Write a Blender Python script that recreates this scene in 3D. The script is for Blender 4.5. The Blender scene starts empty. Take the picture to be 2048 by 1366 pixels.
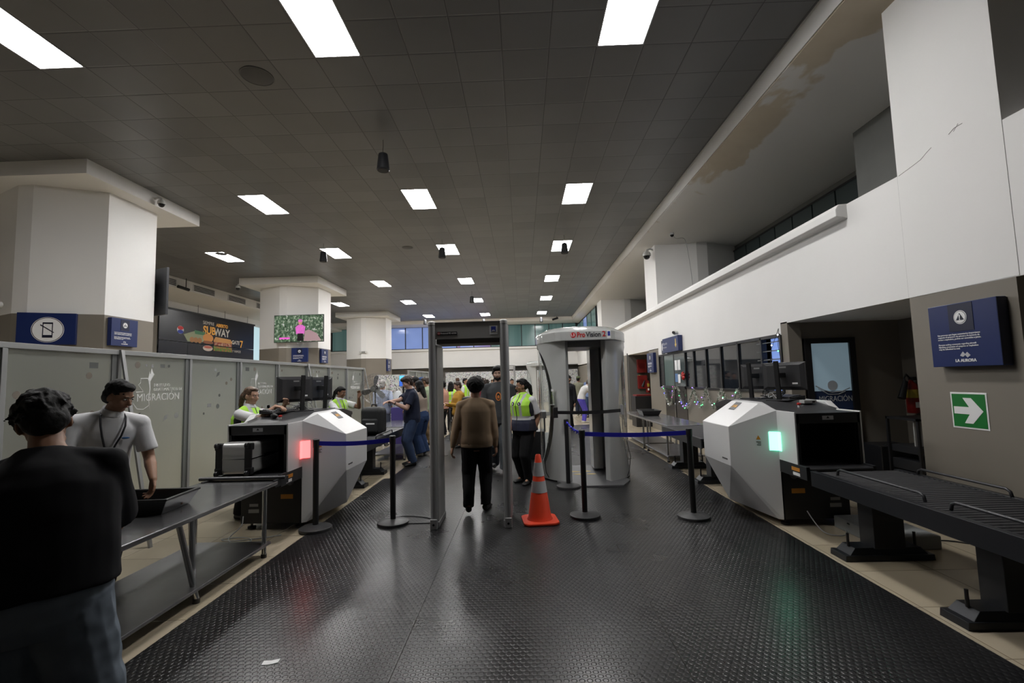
import bpy, bmesh, math, random
from mathutils import Vector, Matrix, Euler
V = Vector
R = math.radians
PI = math.pi
sc = bpy.context.scene
C = sc.collection
random.seed(7)

# ------------------------------------------------------------------ render settings
sc.view_settings.view_transform = 'Standard'
sc.view_settings.look = 'None'
sc.view_settings.gamma = 1
sc.view_settings.use_curve_mapping = False
sc.view_settings.exposure = 0.0
try:
    sc.cycles.use_denoising = True
    sc.cycles.max_bounces = 7
    sc.cycles.diffuse_bounces = 4
    sc.cycles.glossy_bounces = 4
    sc.cycles.transmission_bounces = 6
    sc.cycles.transparent_max_bounces = 16
    sc.cycles.sample_clamp_indirect = 6
    sc.cycles.caustics_reflective = False
    sc.cycles.caustics_refractive = False
except Exception:
    pass

# ------------------------------------------------------------------ camera
F = 940.66
yaw, pitch, roll = .0194, .0811, -.0277
cy, sy, cp, sp = math.cos(yaw), math.sin(yaw), math.cos(pitch), math.sin(pitch)
r_ = V((cy, sy, 0)); f_ = V((-sy*cp, cy*cp, sp)); u_ = r_.cross(f_)
cr, sr = math.cos(roll), math.sin(roll)
rr = cr*r_ + sr*u_; uu = -sr*r_ + cr*u_
cd = bpy.data.cameras.new('camera'); cam = bpy.data.objects.new('camera', cd); C.objects.link(cam)
m3 = Matrix((rr, uu, -f_)).transposed()
cam.matrix_world = Matrix.Translation((0, 0, 1.62)) @ m3.to_4x4()
cd.sensor_width = 36; cd.lens = F*36/2048; cd.clip_start = .05; cd.clip_end = 200
sc.camera = cam

# ------------------------------------------------------------------ materials
MATS = {}
def _new(name):
    m = bpy.data.materials.new(name); m.use_nodes = True
    return m, m.node_tree, m.node_tree.nodes['Principled BSDF']

def mat(name, col, rough=.5, metal=0.0, emis=None, es=0.0, bump=None, var=0.0, vscale=3.0, alpha=1.0, trans=0.0, ior=1.45, coat=0.0, spec=None):
    """bump=(scale,strength,distance); var = noise variation of the base colour"""
    if name in MATS: return MATS[name]
    m, nt, b = _new(name)
    b.inputs['Base Color'].default_value = (*col, 1)
    b.inputs['Roughness'].default_value = rough
    b.inputs['Metallic'].default_value = metal
    if spec is not None: b.inputs['Specular IOR Level'].default_value = spec
    if trans: b.inputs['Transmission Weight'].default_value = trans; b.inputs['IOR'].default_value = ior
    if coat: b.inputs['Coat Weight'].default_value = coat
    if alpha < 1: b.inputs['Alpha'].default_value = alpha
    if emis: b.inputs['Emission Color'].default_value = (*emis, 1); b.inputs['Emission Strength'].default_value = es
    tc = nt.nodes.new('ShaderNodeTexCoord')
    if var:
        n = nt.nodes.new('ShaderNodeTexNoise'); n.inputs['Scale'].default_value = vscale; n.inputs['Detail'].default_value = 5
        nt.links.new(tc.outputs['Object'], n.inputs['Vector'])
        r = nt.nodes.new('ShaderNodeValToRGB')
        r.color_ramp.elements[0].position = .3; r.color_ramp.elements[1].position = .7
        r.color_ramp.elements[0].color = (*[c*(1-var) for c in col], 1)
        r.color_ramp.elements[1].color = (*[min(1, c*(1+var)) for c in col], 1)
        nt.links.new(n.outputs['Fac'], r.inputs['Fac']); nt.links.new(r.outputs['Color'], b.inputs['Base Color'])
    if bump:
        n = nt.nodes.new('ShaderNodeTexNoise'); n.inputs['Scale'].default_value = bump[0]; n.inputs['Detail'].default_value = 4
        nt.links.new(tc.outputs['Object'], n.inputs['Vector'])
        bp = nt.nodes.new('ShaderNodeBump'); bp.inputs['Strength'].default_value = bump[1]; bp.inputs['Distance'].default_value = bump[2]
        nt.links.new(n.outputs['Fac'], bp.inputs['Height']); nt.links.new(bp.outputs['Normal'], b.inputs['Normal'])
    MATS[name] = m
    return m

class NG:
    """tiny math-node helper"""
    def __init__(s, nt): s.nt = nt
    def n(s, t, **k):
        n = s.nt.nodes.new(t)
        for a, v in k.items(): setattr(n, a, v)
        return n
    def m(s, op, a, b=None, c=None, clamp=False):
        n = s.nt.nodes.new('ShaderNodeMath'); n.operation = op; n.use_clamp = clamp
        for i, v in enumerate((a, b, c)):
            if v is None: continue
            if isinstance(v, (int, float)): n.inputs[i].default_value = v
            else: s.nt.links.new(v, n.inputs[i])
        return n.outputs[0]
    def l(s, a, b): s.nt.links.new(a, b)
    def mix(s, fac, c1, c2):
        n = s.nt.nodes.new('ShaderNodeMix'); n.data_type = 'RGBA'
        if isinstance(fac, (int, float)): n.inputs[0].default_value = fac
        else: s.l(fac, n.inputs[0])
        for i, c in ((6, c1), (7, c2)):
            if isinstance(c, tuple): n.inputs[i].default_value = (*c, 1)
            else: s.l(c, n.inputs[i])
        return n.outputs[2]
    def xyz(s, kind='Object'):
        tc = s.n('ShaderNodeTexCoord'); sp = s.n('ShaderNodeSeparateXYZ'); s.l(tc.outputs[kind], sp.inputs[0])
        return tc.outputs[kind], sp.outputs[0], sp.outputs[1], sp.outputs[2]

def tile_mat(name, c1, c2, px, py, ox, oy, gw, gcol, rough, metal=0, bump=.6, tilt=0.0, axes='xy', var=.06, spec=.5):
    """tiles px*py with grooves of half width gw; world-aligned (object at the origin)"""
    m, nt, b = _new(name); g = NG(nt)
    vec, x, y, z = g.xyz()
    a = {'x': x, 'y': y, 'z': z}
    ux = g.m('DIVIDE', g.m('ADD', a[axes[0]], ox), px); uy = g.m('DIVIDE', g.m('ADD', a[axes[1]], oy), py)
    fx, fy = g.m('FRACT', ux), g.m('FRACT', uy)
    dx = g.m('MULTIPLY', g.m('MINIMUM', fx, g.m('SUBTRACT', 1, fx)), px)
    dy = g.m('MULTIPLY', g.m('MINIMUM', fy, g.m('SUBTRACT', 1, fy)), py)
    d = g.m('MINIMUM', dx, dy)
    mask = g.m('DIVIDE', d, gw, clamp=True)
    comb = g.n('ShaderNodeCombineXYZ'); g.l(g.m('FLOOR', ux), comb.inputs[0]); g.l(g.m('FLOOR', uy), comb.inputs[1])
    wn = g.n('ShaderNodeTexWhiteNoise'); wn.noise_dimensions = '3D'; g.l(comb.outputs[0], wn.inputs['Vector'])
    no = g.n('ShaderNodeTexNoise'); no.inputs['Scale'].default_value = 1.3; no.inputs['Detail'].default_value = 6; g.l(vec, no.inputs['Vector'])
    f1 = g.m('ADD', g.m('MULTIPLY', wn.outputs['Value'], .55), g.m('MULTIPLY', no.outputs['Fac'], .45))
    col = g.mix(f1, c1, c2)
    col = g.mix(mask, gcol, col)
    g.l(col, b.inputs['Base Color'])
    b.inputs['Roughness'].default_value = rough; b.inputs['Metallic'].default_value = metal
    b.inputs['Specular IOR Level'].default_value = spec
    bp = g.n('ShaderNodeBump'); bp.inputs['Strength'].default_value = bump; bp.inputs['Distance'].default_value = .006
    h = g.m('DIVIDE', d, gw*2.2, clamp=True)
    if tilt:
        h = g.m('ADD', h, g.m('MULTIPLY', g.m('MULTIPLY', fx, g.m('SUBTRACT', wn.outputs['Value'], .5)), tilt))
    g.l(h, bp.inputs['Height']); g.l(bp.outputs['Normal'], b.inputs['Normal'])
    MATS[name] = m
    return m

# ------------------------------------------------------------------ mesh builder
class MB:
    def __init__(s): s.bm = bmesh.new()
    def _add(s, vs, fs):
        v = [s.bm.verts.new(p) for p in vs]
        for f in fs:
            try: s.bm.faces.new([v[i] for i in f])
            except ValueError: pass
        return s
    def box(s, x0, x1, y0, y1, z0, z1):
        x0, x1 = min(x0, x1), max(x0, x1); y0, y1 = min(y0, y1), max(y0, y1); z0, z1 = min(z0, z1), max(z0, z1)
        vs = [(x, y, z) for x in (x0, x1) for y in (y0, y1) for z in (z0, z1)]
        return s._add(vs, [(0, 1, 3, 2), (4, 6, 7, 5), (0, 4, 5, 1), (2, 3, 7, 6), (0, 2, 6, 4), (1, 5, 7, 3)])
    def poly(s, pts): return s._add(pts, [tuple(range(len(pts)))])
    def hexa(s, p):   # 8 points: bottom 4 ccw, top 4 ccw
        return s._add(p, [(3, 2, 1, 0), (4, 5, 6, 7), (0, 1, 5, 4), (1, 2, 6, 5), (2, 3, 7, 6), (3, 0, 4, 7)])
    def cyl(s, p, q, r1, r2=None, n=16, cap=True):
        r2 = r1 if r2 is None else r2; p, q = V(p), V(q); d = (q-p).normalized()
        a = V((0, 0, 1)) if abs(d.z) < .9 else V((1, 0, 0)); u = d.cross(a).normalized(); w = d.cross(u)
        vs = []
        for c, r in ((p, r1), (q, r2)):
            for i in range(n):
                t = 2*PI*i/n; vs.append(c + (u*math.cos(t) + w*math.sin(t))*r)
        fs = [(i, (i+1) % n, n+(i+1) % n, n+i) for i in range(n)]
        if cap: fs += [tuple(range(n-1, -1, -1)), tuple(range(n, 2*n))]
        return s._add(vs, fs)
    def lathe(s, prof, c=(0, 0, 0), n=24, sx=1, sy=1, a0=0, a1=2*PI, ring=False):
        c = V(c); full = abs(a1-a0-2*PI) < 1e-6; k = n if full else n+1; vs = []; fs = []
        for r, z in prof:
            for i in range(k):
                t = a0+(a1-a0)*i/n; vs.append(c+V((r*math.cos(t)*sx, r*math.sin(t)*sy, z)))
        for j in range(len(prof)-1):
            for i in range(n):
                i2 = (i+1) % k
                fs.append((j*k+i, j*k+i2, (j+1)*k+i2, (j+1)*k+i))
        if ring:
            L = len(prof)-1
            for i in range(n): fs.append((L*k+i, L*k+(i+1) % k, (i+1) % k, i))
            return s._add(vs, fs)
        if full and prof[0][0] > 1e-5: fs.append(tuple(range(k-1, -1, -1)))
        if full and prof[-1][0] > 1e-5: fs.append(tuple((len(prof)-1)*k+i for i in range(k)))
        return s._add(vs, fs)
    def tube(s, pts, r, n=8, cap=True):
        pts = [V(p) for p in pts]; vs = []; fs = []; prev = None
        for i, p in enumerate(pts):
            d = (pts[min(i+1, len(pts)-1)]-pts[max(i-1, 0)]).normalized()
            if prev is None:
                a = V((0, 0, 1)) if abs(d.z) < .9 else V((1, 0, 0)); u = d.cross(a).normalized()
            else: u = (prev-d*prev.dot(d)).normalized()
            prev = u; w = d.cross(u)
            rad = r[i] if isinstance(r, (list, tuple)) else r
            for k in range(n):
                t = 2*PI*k/n; vs.append(p+(u*math.cos(t)+w*math.sin(t))*rad)
        for i in range(len(pts)-1):
            for k in range(n): fs.append((i*n+k, i*n+(k+1) % n, (i+1)*n+(k+1) % n, (i+1)*n+k))
        if cap: fs += [tuple(range(n-1, -1, -1)), tuple((len(pts)-1)*n+k for k in range(n))]
        return s._add(vs, fs)
    def prism(s, poly, axis, lo, hi):
        """extrude a 2d polygon; axis 'x': poly=(y,z); 'y': (x,z); 'z': (x,y)"""
        def P(a, b, h): return {'x': (h, a, b), 'y': (a, h, b), 'z': (a, b, h)}[axis]
        n = len(poly); vs = [P(a, b, lo) for a, b in poly]+[P(a, b, hi) for a, b in poly]
        return s._add(vs, [tuple(range(n-1, -1, -1)), tuple(range(n, 2*n))]+[(i, (i+1) % n, n+(i+1) % n, n+i) for i in range(n)])
    def ell(s, c, rad, rot=None, n=14, k=10):
        c = V(c); vs = []; fs = []
        M = rot.to_3x3() if rot else Matrix.Identity(3)
        for j in range(k+1):
            ph = PI*j/k
            for i in range(n):
                t = 2*PI*i/n
                vs.append(c+M@V((rad[0]*math.sin(ph)*math.cos(t), rad[1]*math.sin(ph)*math.sin(t), rad[2]*math.cos(ph))))
        for j in range(k):
            for i in range(n): fs.append((j*n+i, (j+1)*n+i, (j+1)*n+(i+1) % n, j*n+(i+1) % n))
        s._add(vs, fs)
        return s
    def sweep(s, pts, w, t, up=(0, 0, 1)):
        """flat ribbon of width w (along up) and thickness t through pts"""
        up = V(up); pts = [V(p) for p in pts]; vs = []; fs = []
        for i, p in enumerate(pts):
            d = (pts[min(i+1, len(pts)-1)]-pts[max(i-1, 0)]).normalized(); sd = d.cross(up).normalized()
            vs += [p+sd*t/2-up*w/2, p+sd*t/2+up*w/2, p-sd*t/2+up*w/2, p-sd*t/2-up*w/2]
        for i in range(len(pts)-1):
            for k in range(4): fs.append((i*4+k, i*4+(k+1) % 4, i*4+4+(k+1) % 4, i*4+4+k))
        fs += [(3, 2, 1, 0), tuple(4*(len(pts)-1)+k for k in range(4))]
        return s._add(vs, fs)
    def xf(s, M):
        bmesh.ops.transform(s.bm, matrix=M, verts=s.bm.verts); return s
    def build(s, name, m, parent=None, smooth=False, bevel=0, loc=None, rot=None, merge=True, seg=2):
        if merge: bmesh.ops.remove_doubles(s.bm, verts=s.bm.verts, dist=1e-5)
        bmesh.ops.recalc_face_normals(s.bm, faces=s.bm.faces)
        me = bpy.data.meshes.new(name); s.bm.to_mesh(me); s.bm.free()
        o = bpy.data.objects.new(name, me); C.objects.link(o)
        for mm in (m if isinstance(m, (list, tuple)) else [m]): me.materials.append(mm)
        if smooth:
            for p in me.polygons: p.use_smooth = True
            if smooth == 'auto':
                try: me.set_sharp_from_angle(angle=R(40))
                except Exception: pass
        if bevel:
            b = o.modifiers.new('bevel', 'BEVEL'); b.width = bevel; b.segments = seg; b.limit_method = 'ANGLE'; b.angle_limit = R(35)
        if loc: o.location = loc
        if rot: o.rotation_euler = rot
        if parent: o.parent = parent
        return o

def tag(o, label=None, cat=None, group=None, kind=None):
    if label: o['label'] = label
    if cat: o['category'] = cat
    if group: o['group'] = group
    if kind: o['kind'] = kind
    return o
def thing(name, label, cat, loc=(0, 0, 0), rz=0, group=None):
    o = bpy.data.objects.new(name, None); C.objects.link(o); o.empty_display_size = .1
    o.location = loc; o.rotation_euler = (0, 0, rz)
    return tag(o, label, cat, group)
def struct(name, mb, m, parent=None, **k):
    o = mb.build(name, m, parent, **k)
    if parent is None: o['kind'] = 'structure'
    return o
def sthing(name, loc=(0, 0, 0)):
    o = bpy.data.objects.new(name, None); C.objects.link(o); o.location = loc; o['kind'] = 'structure'; return o
def kids(o): return [c for c in C.objects if c.parent == o]
def dup(root, loc=None, rz=None, label=None, group=None, kid=None):
    kid = kid or kids(root)
    r = root.copy(); C.objects.link(r)
    if loc is not None: r.location = loc
    if rz is not None: r.rotation_euler = (0, 0, rz)
    if label: r['label'] = label
    if group: r['group'] = group
    for ch in kid:
        c = ch.copy(); C.objects.link(c); c.parent = r
        for g2 in kids(ch):
            d = g2.copy(); C.objects.link(d); d.parent = c
    return r

TS = bpy.data.scenes.new('scratch')
def evaluated(o):
    TS.collection.objects.link(o); vl = TS.view_layers[0]; vl.update(); dg = vl.depsgraph; dg.update()
    me = bpy.data.meshes.new_from_object(o.evaluated_get(dg)); TS.collection.objects.unlink(o); bpy.data.objects.remove(o)
    return me
def text_mesh(txt, size, extr=.0015, bold=0.0, align='CENTER', spacing=1.0, line=1.0):
    cu = bpy.data.curves.new('lettering', 'FONT'); cu.body = txt; cu.size = size; cu.extrude = extr
    cu.align_x = align; cu.align_y = 'CENTER'; cu.offset = 0 if 'M' in txt else bold; cu.space_character = spacing; cu.space_line = line
    cu.resolution_u = 3
    me = evaluated(bpy.data.objects.new('tmp', cu)); bpy.data.curves.remove(cu)
    return me
def text(name, txt, size, m, parent, loc, rot, bold=0.0, align='CENTER', sx=1.0, spacing=1.0, line=1.0, extr=.0015, label=None):
    me = text_mesh(txt, size, extr, bold, align, spacing, line); me.name = name
    o = bpy.data.objects.new(name, me); C.objects.link(o); me.materials.clear(); me.materials.append(m)
    o.location = loc; o.rotation_euler = rot; o.scale = (sx, 1, 1)
    if parent: o.parent = parent
    if label: o['label'] = label
    return o
FACE_CAM = (R(90), 0, 0)        # text on a plane facing -Y
FACE_L = (R(90), 0, R(-90))     # text on a wall at +X, facing -X
FACE_R = (R(90), 0, R(90))      # text on a wall at -X, facing +X

# common materials
white_wall = mat('white_wall', (.82, .81, .795), .62, var=.02, vscale=.8, bump=(9, .05, .004))
taupe = mat('taupe_wall', (.205, .182, .150), .6, var=.05, vscale=1.2, bump=(7, .08, .004))
dark_wall = mat('dark_grey_wall', (.17, .175, .165), .7, var=.05)
black = mat('black_plastic', (.012, .012, .013), .42)
blackm = mat('black_metal', (.018, .018, .02), .38, .2)
steel = mat('brushed_steel', (.42, .42, .43), .28, 1.0, var=.12, vscale=9, bump=(60, .03, .001))
steel_d = mat('worn_steel_top', (.40, .40, .41), .20, .9, var=.2, vscale=2.5, bump=(3.5, .12, .01))
chrome = mat('chrome', (.6, .6, .6), .15, 1.0)
white_p = mat('white_powdercoat', (.74, .74, .74), .32)
grey_p = mat('grey_plastic', (.30, .30, .295), .3)
white_s = mat('white_sticker', (.85, .85, .85), .5)
navy = mat('navy_sign', (.012, .025, .11), .3)
navy_d = mat('navy_sign_dark', (.008, .012, .04), .35)
red = mat('red_gloss', (.5, .02, .015), .3)
red_dk = mat('dark_red_paint', (.20, .012, .010), .45)
blue_b = mat('blue_belt', (.025, .025, .55), .5)
alum = mat('anodised_aluminium', (.36, .36, .37), .38, .35)
ivory = mat('camera_white', (.62, .62, .6), .4)
# ------------------------------------------------------------------ the room
T = .61; OX = 10.226*T; OY = -9.4512*T     # ceiling grid phase
H = 5.874
ceil_m = tile_mat('ceiling_tiles', (.125, .125, .129), (.19, .19, .195), T, T, OX, OY, .008, (.03, .03, .03), .38, metal=0, bump=.5, tilt=.6, spec=.35)
floor_m = tile_mat('cream_floor_tiles', (.45, .38, .265), (.54, .465, .35), .6, .6, .33, .2, .004, (.16, .12, .08), .16, bump=.3)

# light positions: right edge column index / far row index
def gx(i): return i*T-OX
def gy(j): return j*T-OY
ROWS = [0, 9, 16, 24, 32, 41]
COLS = [-6, 0, 6, 12]

struct('floor', MB().box(-16, 9.5, -7, 36, -.12, 0), floor_m)
# ceiling with the light openings left out so that the troffers sit recessed
mb = MB()
xs = sorted(set([-13.1, 3.56]+[gx(i) for i in COLS]+[gx(i+1) for i in COLS]))
ysr = [-7.0, 33.2]
for j in ROWS: ysr += [gy(j-2), gy(j)]
ysr = sorted(ysr)
def is_light(xm, ym):
    for i in COLS:
        for j in ROWS:
            if i == -6 and j in (0, 9): continue
            if gx(i) < xm < gx(i+1) and gy(j-2) < ym < gy(j): return True
    return False
for a in range(len(xs)-1):
    for b2 in range(len(ysr)-1):
        if not is_light((xs[a]+xs[a+1])/2, (ysr[b2]+ysr[b2+1])/2):
            mb.box(xs[a], xs[a+1], ysr[b2], ysr[b2+1], H, H+.12)
struct('ceiling', mb, ceil_m, merge=False)

LUM = 52.0
diff_m = mat('light_diffuser', (.9, .9, .9), .5, emis=(1.0, .985, .97), es=LUM)
frame_m = mat('light_frame', (.35, .35, .36), .4)
lt = thing('ceiling_light', '', 'ceiling light', (0, 0, H), 0)
fr = MB()
fr.box(.0, .02, 0, 2*T, -.004, .09); fr.box(T-.02, T, 0, 2*T, -.004, .09); fr.box(.02, T-.02, 0, .02, -.004, .09); fr.box(.02, T-.02, 2*T-.02, 2*T, -.004, .09)
fr.box(.02, T-.02, .02, 2*T-.02, .06, .09)
fr.build('frame', frame_m, lt)
MB().box(.02, T-.02, .02, 2*T-.02, .004, .03).build('diffuser', diff_m, lt)
ltk = kids(lt); first = True
colname = {-6: 'far left', 0: 'left', 6: 'middle', 12: 'right'}
rown = {-9: 'row overhead behind the viewer', 0: 'row cut by the top of the photo', 9: 'first full row', 16: 'second full row', 24: 'third row', 32: 'fourth row', 41: 'last row'}
for i in COLS:
    for j in ROWS:
        if i == -6 and j in (0, 9): continue
        lab = 'bright recessed ceiling light, %s column, %s' % (colname[i], rown[j])
        o = lt if first else dup(lt, kid=ltk)
        first = False
        o.location = (gx(i), gy(j-2), H); o['label'] = lab; o['group'] = 'recessed ceiling lights'

# drop beam and sloped plaster soffit on the right
stain_m, nt, b = _new('stained_plaster'); g = NG(nt); MATS['stained_plaster'] = stain_m
vec, x, y, z = g.xyz()
no = g.n('ShaderNodeTexNoise'); no.inputs['Scale'].default_value = .55; no.inputs['Detail'].default_value = 5; no.inputs['Distortion'].default_value = .6; g.l(vec, no.inputs['Vector'])
edge = g.m('SUBTRACT', 1.0, g.m('DIVIDE', g.m('SUBTRACT', x, 3.6), .9))         # stains hug the edge nearest the tiles
near = g.m('SUBTRACT', 1.35, g.m('DIVIDE', y, 9.5))
st = g.m('ADD', g.m('MULTIPLY', g.m('SUBTRACT', no.outputs['Fac'], .5), 2.6), g.m('MINIMUM', edge, near))
st = g.m('MULTIPLY', g.m('SUBTRACT', st, .36), 14, clamp=True)
n2 = g.n('ShaderNodeTexNoise'); n2.inputs['Scale'].default_value = 3; g.l(vec, n2.inputs['Vector'])
stc = g.mix(n2.outputs['Fac'], (.50, .43, .33), (.60, .53, .42))
g.l(g.mix(st, (.68, .67, .65), stc), b.inputs['Base Color']); b.inputs['Roughness'].default_value = .7
def slopez(y): return 0.0
mb = MB()
mb.prism([(3.56, H+.12), (3.56, H-.0), (3.62, 5.62), (3.72, 5.585), (3.85, 5.545), (4.05, 5.50), (4.4, 5.45), (4.9, 5.41), (6.5, 5.37), (9.2, 5.35), (9.2, H+.12)], 'y', -7, 33.2)
struct('trim_1', mb, stain_m, smooth='auto')
struct('trim_2', MB().prism([(3.545, H-.002), (3.556, H-.002), (3.556, H-.03), (3.612, 5.64), (3.60, 5.635), (3.545, H-.04)], 'y', -7, 33.1), white_wall)
# far border of the ceiling
struct('trim_3', MB().prism([(32.3, H+.12), (32.3, H-.001), (32.45, 5.66), (34.2, 5.62), (34.2, H+.12)], 'x', -15, 9.2), white_wall)

# right wall (inner face x = 4.05): bulkhead, ledge, columns, lower wall with openings
BX = 4.05
def bz(y): return 2.352+(y-4.8)*.0062
mb = MB()
def slab(y0, y1, z1):
    mb.hexa([(BX, y0, bz(y0)), (BX+.25, y0, bz(y0)), (BX+.25, y1, bz(y1)), (BX, y1, bz(y1)), (BX, y0, z1), (BX+.25, y0, z1), (BX+.25, y1, z1), (BX, y1, z1)])
slab(-7, 4.93, 3.66); slab(4.93, 34.2, 3.66)
struct('wall_right', mb, white_wall, merge=False)
struct('trim_4', MB().prism([(BX+.25, 3.48), (BX, 3.48), (BX-.06, 3.50), (BX-.14, 3.51), (BX-.14, 3.60), (BX-.1, 3.66), (BX+.25, 3.68)], 'y', 5.72, 34.0), white_wall, bevel=.008)
mb = MB().box(BX-.002, BX, 4.927, 4.933, 2.36, 3.66); mb.box(BX-.002, BX, 3.838, 3.846, 2.35, 3.9)
mb.tube([(BX-.004, 4.91, 3.655), (BX-.004, 4.74, 3.68), (BX-.004, 4.63, 3.70), (BX-.004, 4.55, 3.74), (BX-.004, 4.50, 3.76)], .0025, 4).tube([(BX-.004, 4.31, 3.79), (BX-.004, 4.25, 3.82), (BX-.004, 4.17, 3.82)], .003, 4).tube([(BX-.004, 4.26, 3.79), (BX-.004, 4.21, 3.84)], .002, 4)
struct('trim_9', mb, mat('seam_grey', (.35, .34, .33), .7))
# columns right: 10-sided plan
def colplan(cx, cy2, sgn):
    p = [(-1.2, .62), (-1.2, -.62), (-.15, -1.1), (.15, -1.1), (1.2, -.62), (1.2, .62), (.15, 1.1), (-.15, 1.1)]
    return [(cx+sgn*a, cy2+b3) for a, b3 in p]
k = 1
for cy2 in (4.31, 14.43, 24.0):
    pl = colplan(BX+1.2-.002, cy2, 1)
    if cy2 < 5:
        pl = [(BX-.003, 4.93), (BX-.003, 3.84), (BX+1.6, 3.4), (BX+1.6, 5.2)]
        struct('wall_right_pier', MB().prism(pl, 'z', 2.353, 5.55), white_wall)
        struct('wall_right_pier_base', MB().prism([(BX+.001, 4.93), (BX+.001, 3.87), (BX+1.6, 3.4), (BX+1.6, 5.0)], 'z', 0, 2.36), taupe)
    else:
        struct('wall_right_pier', MB().prism(pl, 'z', 3.6, 5.5), white_wall)
# gallery behind the ledge
mb = MB().box(6.4, 6.6, -7, 34, 2.4, 5.6); mb.box(BX+.25, 6.4, -7, 34, 3.3, 3.4)
struct('wall_gallery', mb, dark_wall)
gal_glass = mat('gallery_glass', (.045, .06, .06), .12)
gl = sthing('window_1')
yy = 1.0
while yy < 15.5:
    MB().box(6.34, 6.38, yy+.02, yy+.72, 3.42, 5.2).build('pane', gal_glass, gl); yy += .75
MB().box(6.33, 6.4, 1, 16.2, 5.2, 5.24).build('window_frame', blackm, gl)
struct('wall_gallery_pier', MB().box(5.4, 6.33, 6.55, 7.35, 3.41, 5.4), dark_wall)

# lower right wall
mb = MB()
mb.box(BX, BX+.2, 7.2, 8.0-.6, 0, bz(7.2)+.02)           # pier beside the alcove
mb.box(BX, BX+.2, 7.4, 13.96, 0, 1.30)
mb.box(BX, BX+.2, 13.96, 15.02, 0, bz(14)+.02)
mb.box(BX, BX+.2, 18.1, 34, 0, 2.44)
struct('wall_right_lower', mb, taupe, merge=False)
struct('wall_right_fascia', MB().box(BX-.0015, BX+.2, 7.38, 13.97, 2.2, 2.42), white_wall)
# alcove behind the scanner
mb = MB(); mb.box(BX+.2, 5.95, 7.25, 7.45, 0, 2.42); mb.box(5.75, 5.95, 4.9, 7.25, 0, 2.42); mb.box(BX+.2, 5.9, 4.95, 5.0, 0, 2.4)
struct('wall_alcove', mb, taupe, merge=False)
struct('ceiling_alcove', MB().box(BX+.25, 5.95, 4.9, 7.45, 2.37, 2.5), white_wall)
# passage further on
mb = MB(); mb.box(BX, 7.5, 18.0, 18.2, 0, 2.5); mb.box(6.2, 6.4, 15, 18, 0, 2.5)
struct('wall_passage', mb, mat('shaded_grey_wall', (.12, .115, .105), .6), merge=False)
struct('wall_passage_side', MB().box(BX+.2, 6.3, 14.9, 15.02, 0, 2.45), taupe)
struct('ceiling_passage', MB().box(BX+.02, 6.4, 15, 18.1, 2.43, 2.5), white_wall)
struct('wall_behind', MB().box(-16, 9.5, -7.2, -7, 0, 6), mat('rear_wall', (.3, .29, .28), .7))

# far wall
FY = 34.0
struct('wall_far', MB().prism([(FY, 2.56), (FY+.25, 2.56), (FY+.25, 4.0), (FY-.12, 4.0), (FY-.12, 3.86), (FY, 3.84)], 'x', -14.6, 4.4), white_wall)
struct('wall_far_lower', MB().box(-14.6, 6, FY+.8, FY+1, 0, 2.7), mat('mid_grey_wall', (.22, .21, .2), .6))
struct('ceiling_far', MB().box(-14.6, 4.4, FY, FY+1, 2.56, 2.62), white_wall)
# far windows
curt, nt, b = _new('teal_curtain'); g = NG(nt); vec, x, y, z = g.xyz()
w = g.n('ShaderNodeTexNoise'); w.inputs['Scale'].default_value = 1.6; w.noise_dimensions = '1D'; g.l(x, w.inputs['W']); w.inputs['Detail'].default_value = 4
g.l(g.mix(w.outputs['Fac'], (.03, .075, .075), (.17, .27, .26)), b.inputs['Base Color']); b.inputs['Roughness'].default_value = .15
b.inputs['Emission Strength'].default_value = .22; g.l(g.mix(w.outputs['Fac'], (.05, .14, .14), (.2, .36, .35)), b.inputs['Emission Color'])
blu, nt, b = _new('blue_lit_window'); g = NG(nt); vec, x, y, z = g.xyz()
w = g.n('ShaderNodeTexNoise'); w.inputs['Scale'].default_value = .5; g.l(vec, w.inputs['Vector'])
gr = g.m('MULTIPLY', g.m('ADD', x, 4.0), .22, clamp=True)
cc = g.mix(w.outputs['Fac'], (.10, .16, .36), (.22, .30, .58))
g.l(cc, b.inputs['Base Color']); g.l(cc, b.inputs['Emission Color']); b.inputs['Emission Strength'].default_value = .75; b.inputs['Roughness'].default_value = .1
vio, nt, b = _new('violet_lit_window'); g = NG(nt); vec, x, y, z = g.xyz()
gr = g.m('FRACT', g.m('MULTIPLY', x, .45))
cc = g.mix(gr, (.2, .28, .55), (.2, .14, .3))
g.l(cc, b.inputs['Base Color']); g.l(cc, b.inputs['Emission Color']); b.inputs['Emission Strength'].default_value = .7; b.inputs['Roughness'].default_value = .1
def window(n, x0, x1, panes, m, pm=None):
    w0 = sthing('window_%d' % n)
    f = MB(); z0, z1 = 4.0, 5.66
    f.box(x0, x1, FY+.1, FY+.2, z0, z0+.06); f.box(x0, x1, FY+.1, FY+.2, z1-.06, z1)
    pw = (x1-x0)/panes
    for i in range(panes+1):
        xx = min(max(x0+i*pw, x0+.03), x1-.03); f.box(xx-.03, xx+.03, FY+.1, FY+.2, z0, z1)
    f.build('window_frame', black, w0)
    for i in range(panes):
        mm = pm[i] if pm else m
        MB().box(x0+i*pw+.03, x0+(i+1)*pw-.03, FY+.15, FY+.17, z0+.06, z1-.06).build('pane', mm, w0)
window(2, -13.9, -9.7, 3, curt)
window(3, -9.7, -.96, 7, blu, [blu, blu, blu, blu, vio, vio, curt])
window(4, -.96, 4.05, 5, curt)
struct('wall_far_upper', MB().box(-14.6, 9, FY+.3, FY+.4, 3.9, 5.9), dark_wall)
w5 = sthing('window_5')
f = MB(); f.box(4.06, 4.12, 25.3, 34, 3.69, 3.74); f.box(4.06, 4.12, 25.3, 34, 5.40, 5.46)
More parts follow.
